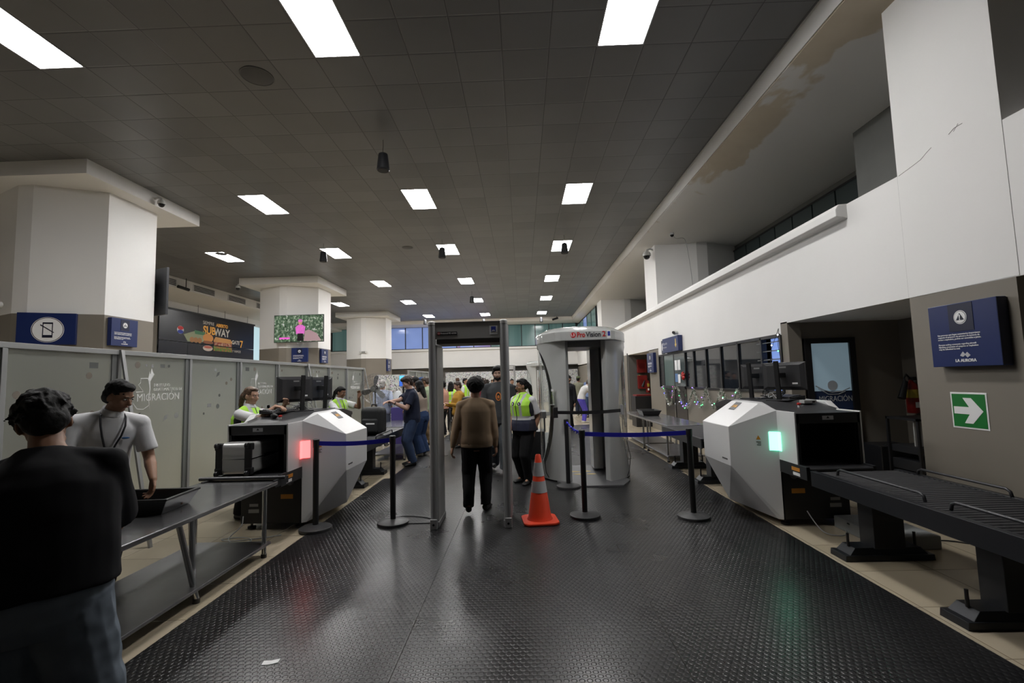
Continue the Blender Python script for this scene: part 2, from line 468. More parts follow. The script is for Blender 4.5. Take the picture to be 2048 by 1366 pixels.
for q in range(6): f.box(4.06, 4.12, 25.3+q*1.73, 25.36+q*1.73, 3.69, 5.46)
f.build('window_frame', black, w5)
for q in range(5): MB().box(4.08, 4.1, 25.36+q*1.73, 25.3+(q+1)*1.73, 3.74, 5.4).build('pane', curt if q != 2 else blu, w5)

# mural of small photographs on the far wall
mur, nt, b = _new('photo_collage'); g = NG(nt); vec, x, y, z = g.xyz()
vo = g.n('ShaderNodeTexVoronoi'); vo.inputs['Scale'].default_value = 13; vo.distance = 'CHEBYCHEV'; g.l(vec, vo.inputs['Vector'])
v2 = g.n('ShaderNodeTexVoronoi'); v2.inputs['Scale'].default_value = 27; v2.distance = 'CHEBYCHEV'; g.l(vec, v2.inputs['Vector'])
hs = g.n('ShaderNodeHueSaturation'); hs.inputs['Saturation'].default_value = .30; hs.inputs['Value'].default_value = 1.0
g.l(g.mix(.5, vo.outputs['Color'], v2.outputs['Color']), hs.inputs['Color'])
rv = g.n('ShaderNodeSeparateXYZ'); g.l(v2.outputs['Color'], rv.inputs[0])
col = g.mix(g.m('GREATER_THAN', rv.outputs[0], .62), hs.outputs['Color'], (.62, .62, .60))
col = g.mix(g.m('LESS_THAN', rv.outputs[1], .16), col, (.03, .03, .04))
col = g.mix(.30, col, (.42, .40, .43))
g.l(col, b.inputs['Base Color']); b.inputs['Roughness'].default_value = .4
o = MB().box(-5.4, 3.9, 33.2, 33.24, 0, 2.25).build('photo_collage', mur)
tag(o, 'long wall panel covered with small photographs at the far end of the hall', 'photo collage')
# left side: soffit beam, back wall, vents
mb = MB(); mb.box(-13.1, -16, -7, 34, 5.45, H+.12)
struct('trim_5', MB().prism([(-13.1, H+.12), (-13.1, 5.47), (-13.3, 5.45), (-16, 5.2), (-16, H+.12)], 'y', -7, 34), white_wall)
mb.bm.free()
struct('wall_left', MB().box(-14.9, -14.7, -7, 34, 0, 5.4), white_wall)
struct('wall_left_lower', MB().box(-14.7, -14.45, 13, 18.3, 0, 4.9), taupe)
mb = MB(); mb.box(-14.7, -14.45, 26.3, 27.3, 0, 5.0); struct('wall_left_pier', mb, taupe)
w6 = MB().box(-14.69, -14.6, 25.3, 26.3, 1.5, 4.9).build('window_6', mat('pale_blue_window', (.3, .42, .46), .2, emis=(.45, .62, .68), es=.9)); w6['kind'] = 'structure'
vy = 15.6; n = 0
vn = ['nearest the big pillar', 'second from the big pillar', 'third from the big pillar', 'just before the TV pillar', 'behind the TV pillar']
slot = mat('vent_dark', (.05, .05, .05), .6)
for i in range(5):
    y0 = 16.1+i*2.25
    v0 = thing('air_vent', 'slotted air grille in the white beam on the left, '+vn[i], 'air vent', (-13.1, y0, 5.52), 0, 'air grilles in the left beam')
    MB().box(.0, .02, 0, 1.35, 0, .26).build('frame', white_p, v0)
    for q in range(4): MB().box(.02, .03, .05, 1.3, .025+q*.06, .06+q*.06).build('slot', slot, v0)

# big pillars on the left with their capitals
def lcol(n, cy2):
    struct('wall_pillar', MB().prism(colplan(-9.4, cy2, 1), 'z', 3.12, 5.62), white_wall)
    struct('wall_pillar_base', MB().prism(colplan(-9.4, cy2, 1), 'z', 0, 3.12), taupe)
    struct('trim_%d' % n, MB().box(-10.95, -7.85, cy2-1.5, cy2+1.52, 5.60, H-.002), white_wall)
for n, cy2 in ((6, 9.65), (7, 19.4), (8, 28.9)): lcol(n, cy2)

# ------------------------------------------------------------------ rubber mat
rub, nt, b = _new('coin_rubber'); g = NG(nt); vec, x, y, z = g.xyz()
P = .042
def dots(ox, oy):
    fx = g.m('SUBTRACT', g.m('FRACT', g.m('DIVIDE', g.m('ADD', x, ox), P)), .5)
    fy = g.m('SUBTRACT', g.m('FRACT', g.m('DIVIDE', g.m('ADD', y, oy), P*1.732)), .5)
    fy = g.m('MULTIPLY', fy, 1.732)
    return g.m('SQRT', g.m('ADD', g.m('MULTIPLY', fx, fx), g.m('MULTIPLY', fy, fy)))
d = g.m('MINIMUM', dots(0, 0), dots(P/2, P*.866))
ht = g.m('MULTIPLY', g.m('SUBTRACT', .42, d), 7, clamp=True)
no = g.n('ShaderNodeTexNoise'); no.inputs['Scale'].default_value = 1.4; no.inputs['Detail'].default_value = 6; g.l(vec, no.inputs['Vector'])
g.l(g.mix(no.outputs['Fac'], (.007, .007, .008), (.020, .020, .021)), b.inputs['Base Color'])
ro = g.m('ADD', g.m('MULTIPLY', no.outputs['Fac'], .12), .23); g.l(ro, b.inputs['Roughness'])
bp = g.n('ShaderNodeBump'); bp.inputs['Strength'].default_value = .65; bp.inputs['Distance'].default_value = .004
g.l(ht, bp.inputs['Height']); g.l(bp.outputs['Normal'], b.inputs['Normal'])
mb = MB()
random.seed(3)
mat_t = thing('rubber_mat', 'black studded rubber matting covering the aisle between the two scanners', 'floor mat', (0, 0, 0))
lefts = []; yv = -3.0
for (x0, x1, y0, y1) in ((-2.40, -.77, -3, 8.1), (-.77, .86, -3, 8.1), (.86, 2.62, -3, 8.1), (-2.3, .8, 8.104, 14.4), (.804, 2.66, 8.104, 16.4)):
    e = .002
    MB().box(x0+e, x1-e, y0, y1, 0, .009).build('mat_strip', rub, mat_t)
scrap = MB(); pts = [(0, -.022), (.04, -.026), (.09, -.012), (.09, .028), (.045, .016), (0, .02)]
scrap.prism(pts, 'z', .0, .0015)
o = scrap.build('paper_scrap', white_s, loc=(-1.565, 2.86, .0105), rot=(0, 0, R(8))); tag(o, 'small white paper scrap lying on the black rubber matting', 'paper scrap')
# ------------------------------------------------------------------ x-ray scanners
orange_s = mat('orange_sticker', (.62, .25, .03), .5)
dgrey = mat('dark_grey_metal', (.028, .029, .032), .42, .3)
belt_m = mat('belt_rubber', (.02, .02, .022), .5)
void_m = mat('tunnel_lining', (.006, .006, .007), .7)
cable_m = mat('cable_black', (.01, .01, .01), .45)
cable_g = mat('cable_grey', (.35, .35, .35), .45)
def lamp(name, col, es): return mat(name, tuple(c*.8 for c in col), .4, emis=col, es=es)
green_l = lamp('green_status_light', (.18, 1.0, .62), 4.0)
red_l = lamp('red_status_light', (1.0, .10, .10), 4.0)

def cable(name, pts, r, m, label, cat='cable', group=None):
    # smooth the path a little
    P = [V(p) for p in pts]
    for _ in range(2):
        Q = [P[0]]
        for a, b2 in zip(P, P[1:]): Q += [a*.75+b2*.25, a*.25+b2*.75]
        P = Q+[P[-1]]
    o = MB().tube(P, r, 6).build(name, m, smooth=True)
    return tag(o, label, cat, group)

def scanner(x0, y0, s, lab, lightm, name='xray_scanner'):
    t = thing(name, lab, 'x-ray scanner', (x0, y0, 0), 0, None)
    def Q(a, v, z): return (s*a, v, z)
    def bx(mb, a0, a1, v0, v1, z0, z1): return mb.box(s*a0, s*a1, v0, v1, z0, z1)
    # cabinet
    mb = MB(); bx(mb, .015, .70, .01, 1.62, .07, .60); bx(mb, .015, .70, .30, 1.62, .60, 1.21); bx(mb, .015, .045, .01, .3, .6, 1.2)
    mb.build('cabinet', dgrey if False else black, t, bevel=.004)
    # work surface / sloping lid
    mb = MB(); mb.prism([(-.02, 1.20), (.52, 1.285), (1.25, 1.285), (1.62, 1.215), (1.62, 1.17), (-.02, 1.17)], 'x', s*.0, s*.70)
    mb.build('top_lid', mat('charcoal_top', (.035, .035, .038), .38), t, bevel=.005)
    # white faceted side cover
    A0, A1 = Q(0, 0, 1.215), Q(0, 0, .07); O0, O1 = Q(-.43, .22, 1.03), Q(-.43, .22, .60); O2, O3 = Q(-.43, .97, 1.03), Q(-.43, .97, .60)
    B0, B1 = Q(0, 1.2, 1.215), Q(0, 1.2, .07); T0, T1 = Q(-.12, .14, 1.285), Q(-.12, .80, 1.285); C0, D1 = Q(-.045, .03, .07), Q(-.22, .80, .09)
    T2, T3 = Q(.0, .30, 1.29), Q(.0, .95, 1.29)
    mb = MB()
    vs = [A0, A1, O0, O1, O2, O3, B0, B1, T0, T1, C0, D1, T2, T3]
    fs = [(0, 2, 3), (0, 3, 1), (1, 3, 10), (0, 8, 2), (8, 9, 4, 2), (9, 6, 4), (2, 4, 5, 3), (3, 5, 11, 10), (4, 6, 7), (4, 7, 5), (5, 7, 11), (0, 12, 8), (12, 13, 9, 8), (13, 6, 9), (10, 11, 7, 1), (0, 1, 7, 6, 13, 12)]
    mb._add(vs, fs); mb.build('side_cover', white_p, t, bevel=.004)
    # far white cover
    mb = MB(); mb.prism([(.12, .30), (.12, 1.17), (.3, 1.285), (1.1, 1.285), (1.5, 1.17), (1.5, .30)], 'x', s*.70, s*.78)
    mb.build('rear_cover', white_p, t, bevel=.01)
    # hood at the entry
    mb = MB(); bx(mb, .012, .04, -.33, 0, .69, 1.19); bx(mb, .615, .643, -.33, 0, .69, 1.19); bx(mb, .012, .643, -.33, 0, 1.10, 1.19)
    mb.build('hood', black, t, bevel=.003)
    for a, c in ((-.004, .012), (.643, .659)): MB().prism([(-.33, .60), (.02, .62), (.02, 1.215), (-.33, 1.215)], 'x', s*a, s*c).build('hood_panel', white_p, t, bevel=.003)
    mb = MB(); bx(mb, .012, .643, -.332, 0.02, 1.19, 1.203); mb.build('hood_top', dgrey, t)
    # tunnel: lining and lead curtain
    for a, c in ((.04, .05), (.605, .615)): mb = MB(); bx(mb, a, c, -.3, .3, .69, 1.10); mb.build('tunnel_wall', void_m, t)
    mb = MB()
    for q in range(11):
        a = .052+q*.0502; bx(mb, a, a+.046, .285+.004*(q % 2), .291+.004*(q % 2), .70, 1.10)
    mb.build('lead_curtain', mat('lead_curtain', (.012, .012, .013), .35), t)
    mb = MB(); bx(mb, .03, .63, -.46, .3, .655, .688); mb.cyl(Q(.03, -.46, .672), Q(.63, -.46, .672), .017, n=12)
    mb.build('belt', belt_m, t)
    mb = MB(); bx(mb, -.005, .03, -.47, .02, .57, .70); bx(mb, .63, .665, -.47, .02, .57, .70); bx(mb, .03, .63, -.44, .02, .57, .645)
    mb.build('belt_frame', dgrey, t, bevel=.004)
    mb = MB(); mb.prism([(s*-.0051, .62), (s*-.0051, .66)], 'y', 0, .1) if False else None
    mb.bm.free()
    mb = MB(); bx(mb, -.0075, -.005, -.36, -.22, .632, .668); mb.build('warning_sticker', orange_s, t)
    mb = MB(); bx(mb, -.0075, -.005, -.36, -.24, .588, .618); mb.build('data_sticker', white_s, t)
    mb = MB(); bx(mb, .27, .38, -.3335, -.3325, 1.135, 1.175); st = mb.build('hood_sticker', mat('grey_sticker', (.45, .45, .47), .5), t)
    mb = MB(); mb.prism([(s*.309, 1.149), (s*.341, 1.149), (s*.325, 1.172)], 'y', -.3345, -.3338); mb.build('warning_triangle', black, st)
    mb = MB(); bx(mb, .50, .60, .006, .0095, .26, .29); bx(mb, .49, .61, .006, .0095, .19, .23); mb.build('rating_plate', mat('plate_grey', (.30, .30, .30), .5), t)
    for q in range(2):
        mb = MB(); mb.cyl(Q(.57-.44*q, .006, .53), Q(.57-.44*q, -.01, .53), .038, n=18); mb.build('fan_grille', mat('grille_grey', (.10, .10, .105), .4, .3), t)
    mb = MB(); bx(mb, .10, .24, .006, .0095, .34, .39); mb.build('orange_label', orange_s, t)
    # status light on the front corner
    n = V((-.43, .22, 0)).normalized(); w = V((-.22, -.43, 0)).normalized()*.007
    p0 = V((.0, 0, 0)); p1 = n*.09
    mb = MB(); vs = []
    for z in (.79, .985):
        for p in (p0+w*-.5, p1+w*-.5, p1+w, p0+w): vs.append((s*p.x, p.y, z))
    mb.hexa(vs); bx(mb, -.009, -.002, -.055, .004, .79, .985); mb.build('status_light', lightm, t, bevel=.002)
    # emergency stop
    mb = MB(); zt = 1.20+.19*.157+.004
    mb.cyl(Q(.34, .17, zt-.012), Q(.34, .17, zt+.02), .015, n=14); e = mb.build('emergency_button_base', white_s, t)
    mb = MB(); mb.lathe([(0, .045), (.014, .043), (.022, .036), (.022, .024), (.014, .018), (0, .018)], (s*.34, .17, zt), 16); mb.build('emergency_button', red, e, smooth='auto')
    # feet and cables
    for a in (.06, .62):
        for v in (.1, 1.45):
            mb = MB(); mb.cyl(Q(a, v, 0), Q(a, v, .02), .045, n=16); mb.cyl(Q(a, v, .02), Q(a, v, .08), .014, n=8); mb.build('foot', black, t)
    # logo patch on the lid of the cover, drawn in the lid plane
    e1 = (V(T1)-V(T0)).normalized(); pl = V(O0)-V(T0); e2 = (pl-e1*pl.dot(e1)).normalized(); nn = e1.cross(e2)*(1 if s < 0 else -1)
    if nn.z < 0: nn = -nn
    org = V(T0)+e1*.36+e2*.015+nn*.0012
    def pp(u, v, h=0): return org+e1*u+e2*v+nn*h
    mb = MB(); mb.hexa([pp(0, 0), pp(.15, 0), pp(.15, .13), pp(0, .13), pp(0, 0, .002), pp(.15, 0, .002), pp(.15, .13, .002), pp(0, .13, .002)])
    lg = mb.build('logo_plate', mat('logo_grey', (.07, .07, .075), .5), t)
    mb = MB()
    def q4(a, b2, c, d): mb.hexa([pp(*p, .002) for p in (a, b2, c, d)]+[pp(*p, .003) for p in (a, b2, c, d)])
    q4((.012, .09), (.05, .09), (.042, .045), (.032, .045)); q4((.055, .09), (.066, .09), (.066, .045), (.055, .045)); q4((.066, .06), (.09, .09), (.09, .075), (.066, .045)); q4((.09, .09), (.1, .09), (.1, .045), (.09, .045)); q4((.112, .09), (.135, .09), (.135, .08), (.112, .08)); q4((.112, .09), (.122, .09), (.122, .045), (.112, .045))
    mb.build('logo_mark', mat('logo_amber', (.8, .38, .03), .5), lg)
    mb = MB()
    for q in range(4): q4((.02+q*.03, .11), (.042+q*.03, .11), (.042+q*.03, .103), (.02+q*.03, .103))
    mb.build('logo_caption', mat('logo_pale', (.4, .4, .4), .5), lg)
    # small caution label on the front facet
    def ff(d, z, h): q = n*d+w*h; return (s*q.x, q.y, z)
    mb = MB(); mb._add([ff(.17, .90, .3), ff(.215, .90, .3), ff(.1925, .945, .3), ff(.17, .90, .1), ff(.215, .90, .1), ff(.1925, .945, .1)], [(0, 1, 2), (5, 4, 3), (0, 3, 4, 1), (1, 4, 5, 2), (2, 5, 3, 0)])
    mb.build('caution_triangle', orange_s, t)
    mb = MB()
    for q, wd in enumerate((.045, .03, .04)): mb.hexa([ff(.17, .87-q*.016, .1), ff(.17+wd, .87-q*.016, .1), ff(.17+wd, .87-q*.016, .25), ff(.17, .87-q*.016, .25), ff(.17, .878-q*.016, .1), ff(.17+wd, .878-q*.016, .1), ff(.17+wd, .878-q*.016, .25), ff(.17, .878-q*.016, .25)])
    mb.build('caution_lines', mat('text_grey', (.12, .12, .12), .5), t)
    # model lettering low on the outer face
    rt = (R(90), 0, R(-90)) if s > 0 else (R(90), 0, R(90))
    text('model_lettering', 'HI-SCAN 6040', .022, mat('text_grey', (.12, .12, .12), .5), t, (s*-.4315, .36, .66), rt, bold=.0006)
    return t
sR = scanner(2.718, 5.15, 1, 'white and black x-ray baggage scanner on the right with a green status light', green_l)
sL = scanner(-2.549, 5.42, -1, 'white and black x-ray baggage scanner on the left with a red status light', red_l)

# monitors
def monitor(x, y, z, rz, lab, label=None):
    t = thing('monitor', lab, 'computer monitor', (x, y, z), rz, None)
    # local: screen faces +Y, back faces -Y; the stand is on the back
    MB().prism([(-.13, -.23), (.13, -.23), (.11, .04), (-.11, .04)], 'z', 0, .012).build('stand_base', blackm, t, bevel=.004)
    MB().hexa([(-.026, -.18, .012), (.026, -.18, .012), (.026, -.150, .012), (-.026, -.150, .012), (-.026, -.21, .47), (.026, -.21, .47), (.026, -.18, .47), (-.026, -.18, .47)]).build('stand_column', black, t, bevel=.004)
    MB().box(-.03, .03, -.19, -.02, .27, .33).build('mount', black, t, bevel=.006)
    sh = MB(); sh.box(-.25, .25, -.006, .012, .13, .455); sh.hexa([(-.19, -.028, .16), (.19, -.028, .16), (.24, -.006, .135), (-.24, -.006, .135), (-.19, -.028, .42), (.19, -.028, .42), (.24, -.006, .45), (-.24, -.006, .45)])
    sh.box(-.25, .25, -.0, .014, .12, .135)
    ho = sh.build('screen_housing', mat('monitor_shell', (.045, .045, .048), .22), t, bevel=.004)
    MB().box(-.243, .243, .012, .0145, .14, .447).build('screen', mat('screen_glow', (.02, .02, .03), .2, emis=(.25, .35, .5), es=1.2), t)
    MB().box(-.04, .04, -.0295, -.028, .385, .405).build('badge', mat('badge_grey', (.3, .3, .3), .3, .5), t)
    MB().box(.10, .16, -.0295, -.028, .19, .21).build('rating_sticker', white_s, t)
    return t
monitor(3.18, 5.80, 1.285, R(-52), 'black computer monitor seen from behind on the right scanner, the nearer of its two')
monitor(3.13, 6.32, 1.285, R(-60), 'black computer monitor seen from behind on the right scanner, the farther of its two')
monitor(-3.02, 6.22, 1.285, R(56), 'black computer monitor seen from behind on the left scanner, the nearer of its two')
monitor(-2.95, 6.74, 1.28, R(60), 'black computer monitor seen from behind on the left scanner, the farther of its two')
def keyboard(x, y, z, rz, lab):
    t = thing('scanner_keyboard', lab, 'keyboard', (x, y, z), rz)
    MB().hexa([(-.24, -.1, 0), (.24, -.1, 0), (.24, .1, 0), (-.24, .1, 0), (-.24, -.1, .02), (.24, -.1, .02), (.24, .1, .05), (-.24, .1, .05)]).build('console', black, t, bevel=.005)
    k = MB()
    for i in range(12):
        for j in range(4):
            k.hexa([(-.22+i*.036, -.08+j*.038, .02+.006*j), (-.19+i*.036, -.08+j*.038, .02+.006*j), (-.19+i*.036, -.05+j*.038, .025+.006*j), (-.22+i*.036, -.05+j*.038, .025+.006*j), (-.22+i*.036, -.08+j*.038, .034+.006*j), (-.19+i*.036, -.08+j*.038, .034+.006*j), (-.19+i*.036, -.05+j*.038, .038+.006*j), (-.22+i*.036, -.05+j*.038, .038+.006*j)])
    k.build('keys', mat('key_grey', (.08, .08, .085), .4), t)
keyboard(-3.06, 5.92, 1.287, R(75), 'black operator keyboard under the hand of the woman on the left scanner')
keyboard(3.28, 6.0, 1.287, R(-85), 'black operator keyboard beside the monitors on the right scanner')
def mouse(x, y, z, rz, lab):
    t = thing('computer_mouse', lab, 'mouse', (x, y, z), rz)
    MB().ell((0, 0, .006), (.032, .055, .03)).xf(Matrix.Identity(4)).build('shell', black, t, smooth=True)
    MB().cyl((0, .03, .028), (0, .018, .036), .005, n=8).build('wheel', dgrey, t)
mouse(-2.98, 5.62, 1.262, R(60), 'black computer mouse near the front of the left scanner top')
mouse(3.28, 5.62, 1.262, R(-20), 'black computer mouse at the right edge of the right scanner top')
t = thing('label_printer', 'small pale grey box lying beside the keyboard on the right scanner', 'device', (3.24, 5.46, 1.262), 0)
MB().box(-.07, .07, -.05, .05, 0, .035).build('body', mat('pale_grey', (.4, .4, .4), .4), t, bevel=.004); MB().box(.02, .05, -.051, -.05, .008, .026).build('label', blackm, t)
for k, (x, y, s) in enumerate(((3.10, 5.95, 1), (-3.02, 6.35, -1))):
    side = 'right' if s > 0 else 'left'
    for q in range(5):
        random.seed(20+q+k*9); pts = []
        for i in range(7):
            pts.append((x+random.uniform(-.16, .16), y+random.uniform(-.22, .22), 1.29+.012+random.uniform(0, .13)*(i % 2)))
        cable('cable_tangle', pts, .0045, cable_g if q in (1, 3) else cable_m, 'thin tangled cables behind the monitors on the %s scanner' % side, 'cable', 'cables on the %s scanner' % side)
cable('power_cable', [(2.95, 5.13, .16), (2.93, 5.0, .1), (2.95, 4.87, .012), (3.08, 4.78, .012), (3.2, 4.9, .012), (3.25, 5.05, .03)], .006, cable_g, 'grey power cable looping over the floor in front of the right scanner')
cable('power_cable', [(3.2, 4.9, .1), (3.35, 4.7, .03), (3.6, 4.6, .02), (3.9, 4.6, .02), (4.02, 4.5, .02)], .007, cable_m, 'black power cable running behind the roller conveyor pedestal to the right wall')
cable('power_cable', [(-3.2, 5.4, .16), (-3.15, 5.3, .08), (-3.2, 5.1, .012), (-3.05, 4.95, .012), (-2.85, 5.0, .012), (-3.0, 5.15, .015), (-3.3, 5.1, .012), (-3.1, 5.0, .014), (-2.8, 5.12, .012), (-2.66, 5.2, .012)], .006, cable_g, 'coiled grey cable on the floor under the left scanner')

# ------------------------------------------------------------------ steel tables
def steel_table(x0, x1, y0, y1, z, legs, lab, shelf=.13, shelfx=None, thick=.035):
    t = thing('steel_table', lab, 'table', (x0, y0, 0), 0)
    w, l = x1-x0, y1-y0
    MB().box(0, w, 0, l, z-thick, z).build('tabletop', steel_d, t, bevel=.006)
    if shelf: MB().box(.02, w-.02, .1, l-.08, shelf-.025, shelf).build('shelf', mat('shelf_steel', (.30, .30, .31), .33, .85, var=.1, vscale=4), t, bevel=.004)
    for (a, b2, a2, b3) in legs:
        lg = MB().cyl((a2-x0, b3-y0, .03), (a-x0, b2-y0, z-thick), .021, n=14).build('leg', chrome, t, smooth='auto')
        MB().cyl((a2-x0, b3-y0, 0), (a2-x0, b3-y0, .035), .025, n=14).build('leg_cap', black, lg)
    return t
steel_table(-3.25, -2.47, .6, 2.72, .68, [(-2.52, 2.6, -2.52, 2.6), (-3.2, 2.6, -3.2, 2.6), (-3.2, .7, -3.2, .7), (-2.52, .7, -2.52, .7)], 'steel table section nearest the viewer beside the man in the black shirt')
steel_table(-3.25, -2.455, 2.74, 4.72, .68, [(-2.60, 3.55, -2.52, 3.66), (-2.505, 4.57, -2.505, 4.57), (-3.2, 3.66, -3.2, 3.66), (-3.2, 4.6, -3.2, 4.6), (-2.62, 3.72, -2.64, 3.80)], 'long worn steel table with the black tray on it, leading to the left scanner')
t = thing('feed_roller', 'black feed roller between the steel table and the left scanner belt', 'roller', (0, 0, 0))
MB().cyl((-3.30, 4.80, .70), (-2.42, 4.80, .70), .02, n=14).build('roller', mat('roller_grey', (.09, .09, .095), .35, .4), t, smooth='auto')
MB().box(-3.22, -3.19, 4.70, 4.96, .62, .69).box(-2.50, -2.47, 4.70, 4.96, .62, .69).build('bracket', dgrey, t)

# black tray with belongings
def tray(x, y, z, rz, lab, L=.56, W=.40, h=.12, things=True):
    t = thing('security_tray', lab, 'tray', (x, y, z), rz)
    mb = MB(); a, b2 = L/2, W/2; k = .82
    def ring(q, zz): return [(-a*q, -b2*q, zz), (a*q, -b2*q, zz), (a*q, b2*q, zz), (-a*q, b2*q, zz)]
    vs = ring(k, 0)+ring(.97, h)+ring(1.05, h)+ring(1.05, h-.018)+ring(1.02, h-.018)+ring(k-.03, .008)+ring(.94, h-.002)
    fs = [(3, 2, 1, 0), (20, 21, 22, 23)]
    def band(i, j): return [(i*4+q, i*4+(q+1) % 4, j*4+(q+1) % 4, j*4+q) for q in range(4)]
    fs += band(5, 6)+band(6, 2)+band(2, 3)+band(3, 4)+band(4, 0)
    mb._add(vs, fs); mb.build('bin', mat('tray_black', (.014, .015, .016), .4), t, bevel=.004)
    return t
tray(-2.99, 3.73, .681, R(4), 'black plastic security tray on the steel table with the man reaching into it')
o = MB().box(-.11, .11, -.05, .05, 0, .02).build('leather_wallet', mat('brown_leather', (.10, .055, .035), .5), bevel=.008, loc=(-3.02, 3.68, .693), rot=(0, 0, R(15))); tag(o, 'brown leather wallet lying in the black tray', 'wallet')
o = MB().tube([(.0+.12*math.cos(i*.5)*(1-i*.02), .07*math.sin(i*.5), .01+i*.001) for i in range(22)], .007, 6).build('leather_belt', mat('brown_leather', (.10, .055, .035), .5), loc=(-2.86, 3.78, .70)); tag(o, 'coiled brown belt lying in the black tray beside the wallet', 'belt')

# suitcase entering the left scanner
t = thing('suitcase', 'silver hard-shell suitcase with black wheeled corners entering the left scanner', 'suitcase', (-3.02, 4.90, .69), R(1))
ali = mat('suitcase_silver', (.55, .55, .54), .38, .55, bump=(5, .15, .01))
MB().box(-.185, .185, 0, .60, .03, .345).build('shell', ali, t, bevel=.035, seg=4)
MB().box(-.188, .188, -.003, .603, .180, .190).build('seam', chrome, t)
MB().prism([(.24, .17), (.24, .21), (.48, .205), (.48, .175)], 'x', .186, .192).build('side_handle', black, t, bevel=.003)
for sx in (-1, 1):
    for z in (.045, .33):
        c = MB().box(sx*.115, sx*.195, -.012, .05, z-.055 if z > .2 else z-.02, z+.02 if z > .2 else z+.055).build('corner_guard', black, t, bevel=.014)
        MB().cyl((sx*.155-.012, -.035, z), (sx*.155-.002, -.035, z), .026, n=16).cyl((sx*.155+.004, -.035, z), (sx*.155+.016, -.035, z), .026, n=16).build('wheel', black, c)
    MB().box(sx*.115, sx*.187, -.006, .02, .08, .29).build('corner_strip', black, t, bevel=.006)

# ------------------------------------------------------------------ roller conveyor, right
conv = mat('conveyor_black', (.022, .024, .028), .38, .35)
roll_m = mat('roller_grey', (.09, .09, .095), .35, .4)
def pedestal(t, y, xa, xb, zt):
    p = MB().box((xa+xb)/2-.12, (xa+xb)/2+.14, y-.08, y+.10, .10, zt).build('pedestal', conv, t, bevel=.004)
    f = MB(); f.hexa([(xa, y-.085, .0), (xb, y-.085, 0), (xb, y+.12, 0), (xa, y+.12, 0), (xa+.1, y-.06, .105), (xb-.1, y-.06, .105), (xb-.1, y+.10, .105), (xa+.1, y+.10, .105)])
    f.hexa([(xa, y-.085, .0), (xb, y-.085, 0), (xb, y+.12, 0), (xa, y+.12, 0), (xa+.005, y-.085, .05), (xb-.005, y-.085, .05), (xb-.005, y+.12, .05), (xa+.005, y+.12, .05)])
    b2 = f.build('foot_bar', conv, t, bevel=.003, merge=False)
    for x in (xa+.09, xb-.09): MB().cyl((x, y+.01, .1), (x, y+.01, .21), .011, n=8).build('levelling_bolt', black, b2)
def roller_conv(x0, x1, y0, y1, z, peds, lab, rails=(), drop=.14):
    t = thing('roller_conveyor', lab, 'conveyor', (0, 0, 0), 0)
    for xx, sgn in ((x0, 1), (x1, -1)):
        MB().prism([(xx, z-drop), (xx, z), (xx+sgn*.05, z), (xx+sgn*.05, z-.02), (xx+sgn*.02, z-.03), (xx+sgn*.02, z-drop)], 'y', y0, y1).build('side_rail', conv, t, bevel=.003)
    MB().box(x0+.02, x1-.02, y0, y1, z-drop+.01, z-drop+.02).build('pan', void_m, t)
    n = int((y1-y0)/.052); proto = None
    for i in range(n):
        yy = y0+.03+i*.052
        if proto is None:
            proto = MB().cyl((x0+.05, 0, z-.024), (x1-.05, 0, z-.024), .021, n=12).build('roller', roll_m, t, smooth='auto'); proto.location = (0, yy, 0)
        else:
            c = proto.copy(); C.objects.link(c); c.parent = t; c.location = (0, yy, 0)
    for (x, a, b2) in rails:
        MB().tube([(x, a, z-.005), (x, a+.01, z+.035), (x, a+.04, z+.05), (x, b2-.04, z+.05), (x, b2-.01, z+.035), (x, b2, z-.005)], .011, 8).build('guard_rail', mat('rail_grey', (.06, .06, .065), .35, .5), t, smooth=True)
    for y in peds: pedestal(t, y, x0+.02, x1-.05, z-drop+.01)
    return t
roller_conv(2.68, 3.50, 1.2, 4.56, .69, (4.27, 3.17, 1.7), 'long black roller conveyor feeding the right scanner', rails=((2.80, 3.44, 4.36), (2.80, 2.1, 3.24), (3.46, 3.5, 4.30), (3.46, 2.2, 3.3)))
t = roller_conv(2.53, 3.26, 6.88, 8.78, .70, (8.45, 7.25), 'short black outlet conveyor behind the right scanner')
steel_table(2.64, 3.36, 8.82, 10.6, .70, [(2.69, 9.0, 2.69, 9.0), (2.69, 10.4, 2.69, 10.4), (3.3, 9.0, 3.3, 9.0), (3.3, 10.4, 3.3, 10.4)], 'steel table after the right outlet conveyor reflecting the coloured lights')
steel_table(2.64, 3.36, 10.62, 12.6, .70, [(2.69, 10.75, 2.69, 10.75), (2.69, 12.5, 2.69, 12.5), (3.3, 10.8, 3.3, 10.8), (3.3, 12.5, 3.3, 12.5)], 'second steel table on the right with the empty black tray')
roller_conv(-3.22, -2.45, 7.1, 9.9, .70, (8.55, 7.5), 'black outlet conveyor behind the left scanner under the black bags', rails=((-2.47, 7.9, 8.9), (-3.20, 7.7, 9.0)))
steel_table(-3.22, -2.47, 9.93, 11.7, .70, [(-2.52, 10.0, -2.52, 10.0), (-3.16, 10.0, -3.16, 10.0), (-2.52, 11.6, -2.52, 11.6), (-3.16, 11.6, -3.16, 11.6)], 'steel table behind the left outlet conveyor where the passengers queue')
tray(2.97, 11.3, .701, R(88), 'empty black plastic tray on the far right steel table', L=.6, W=.42)
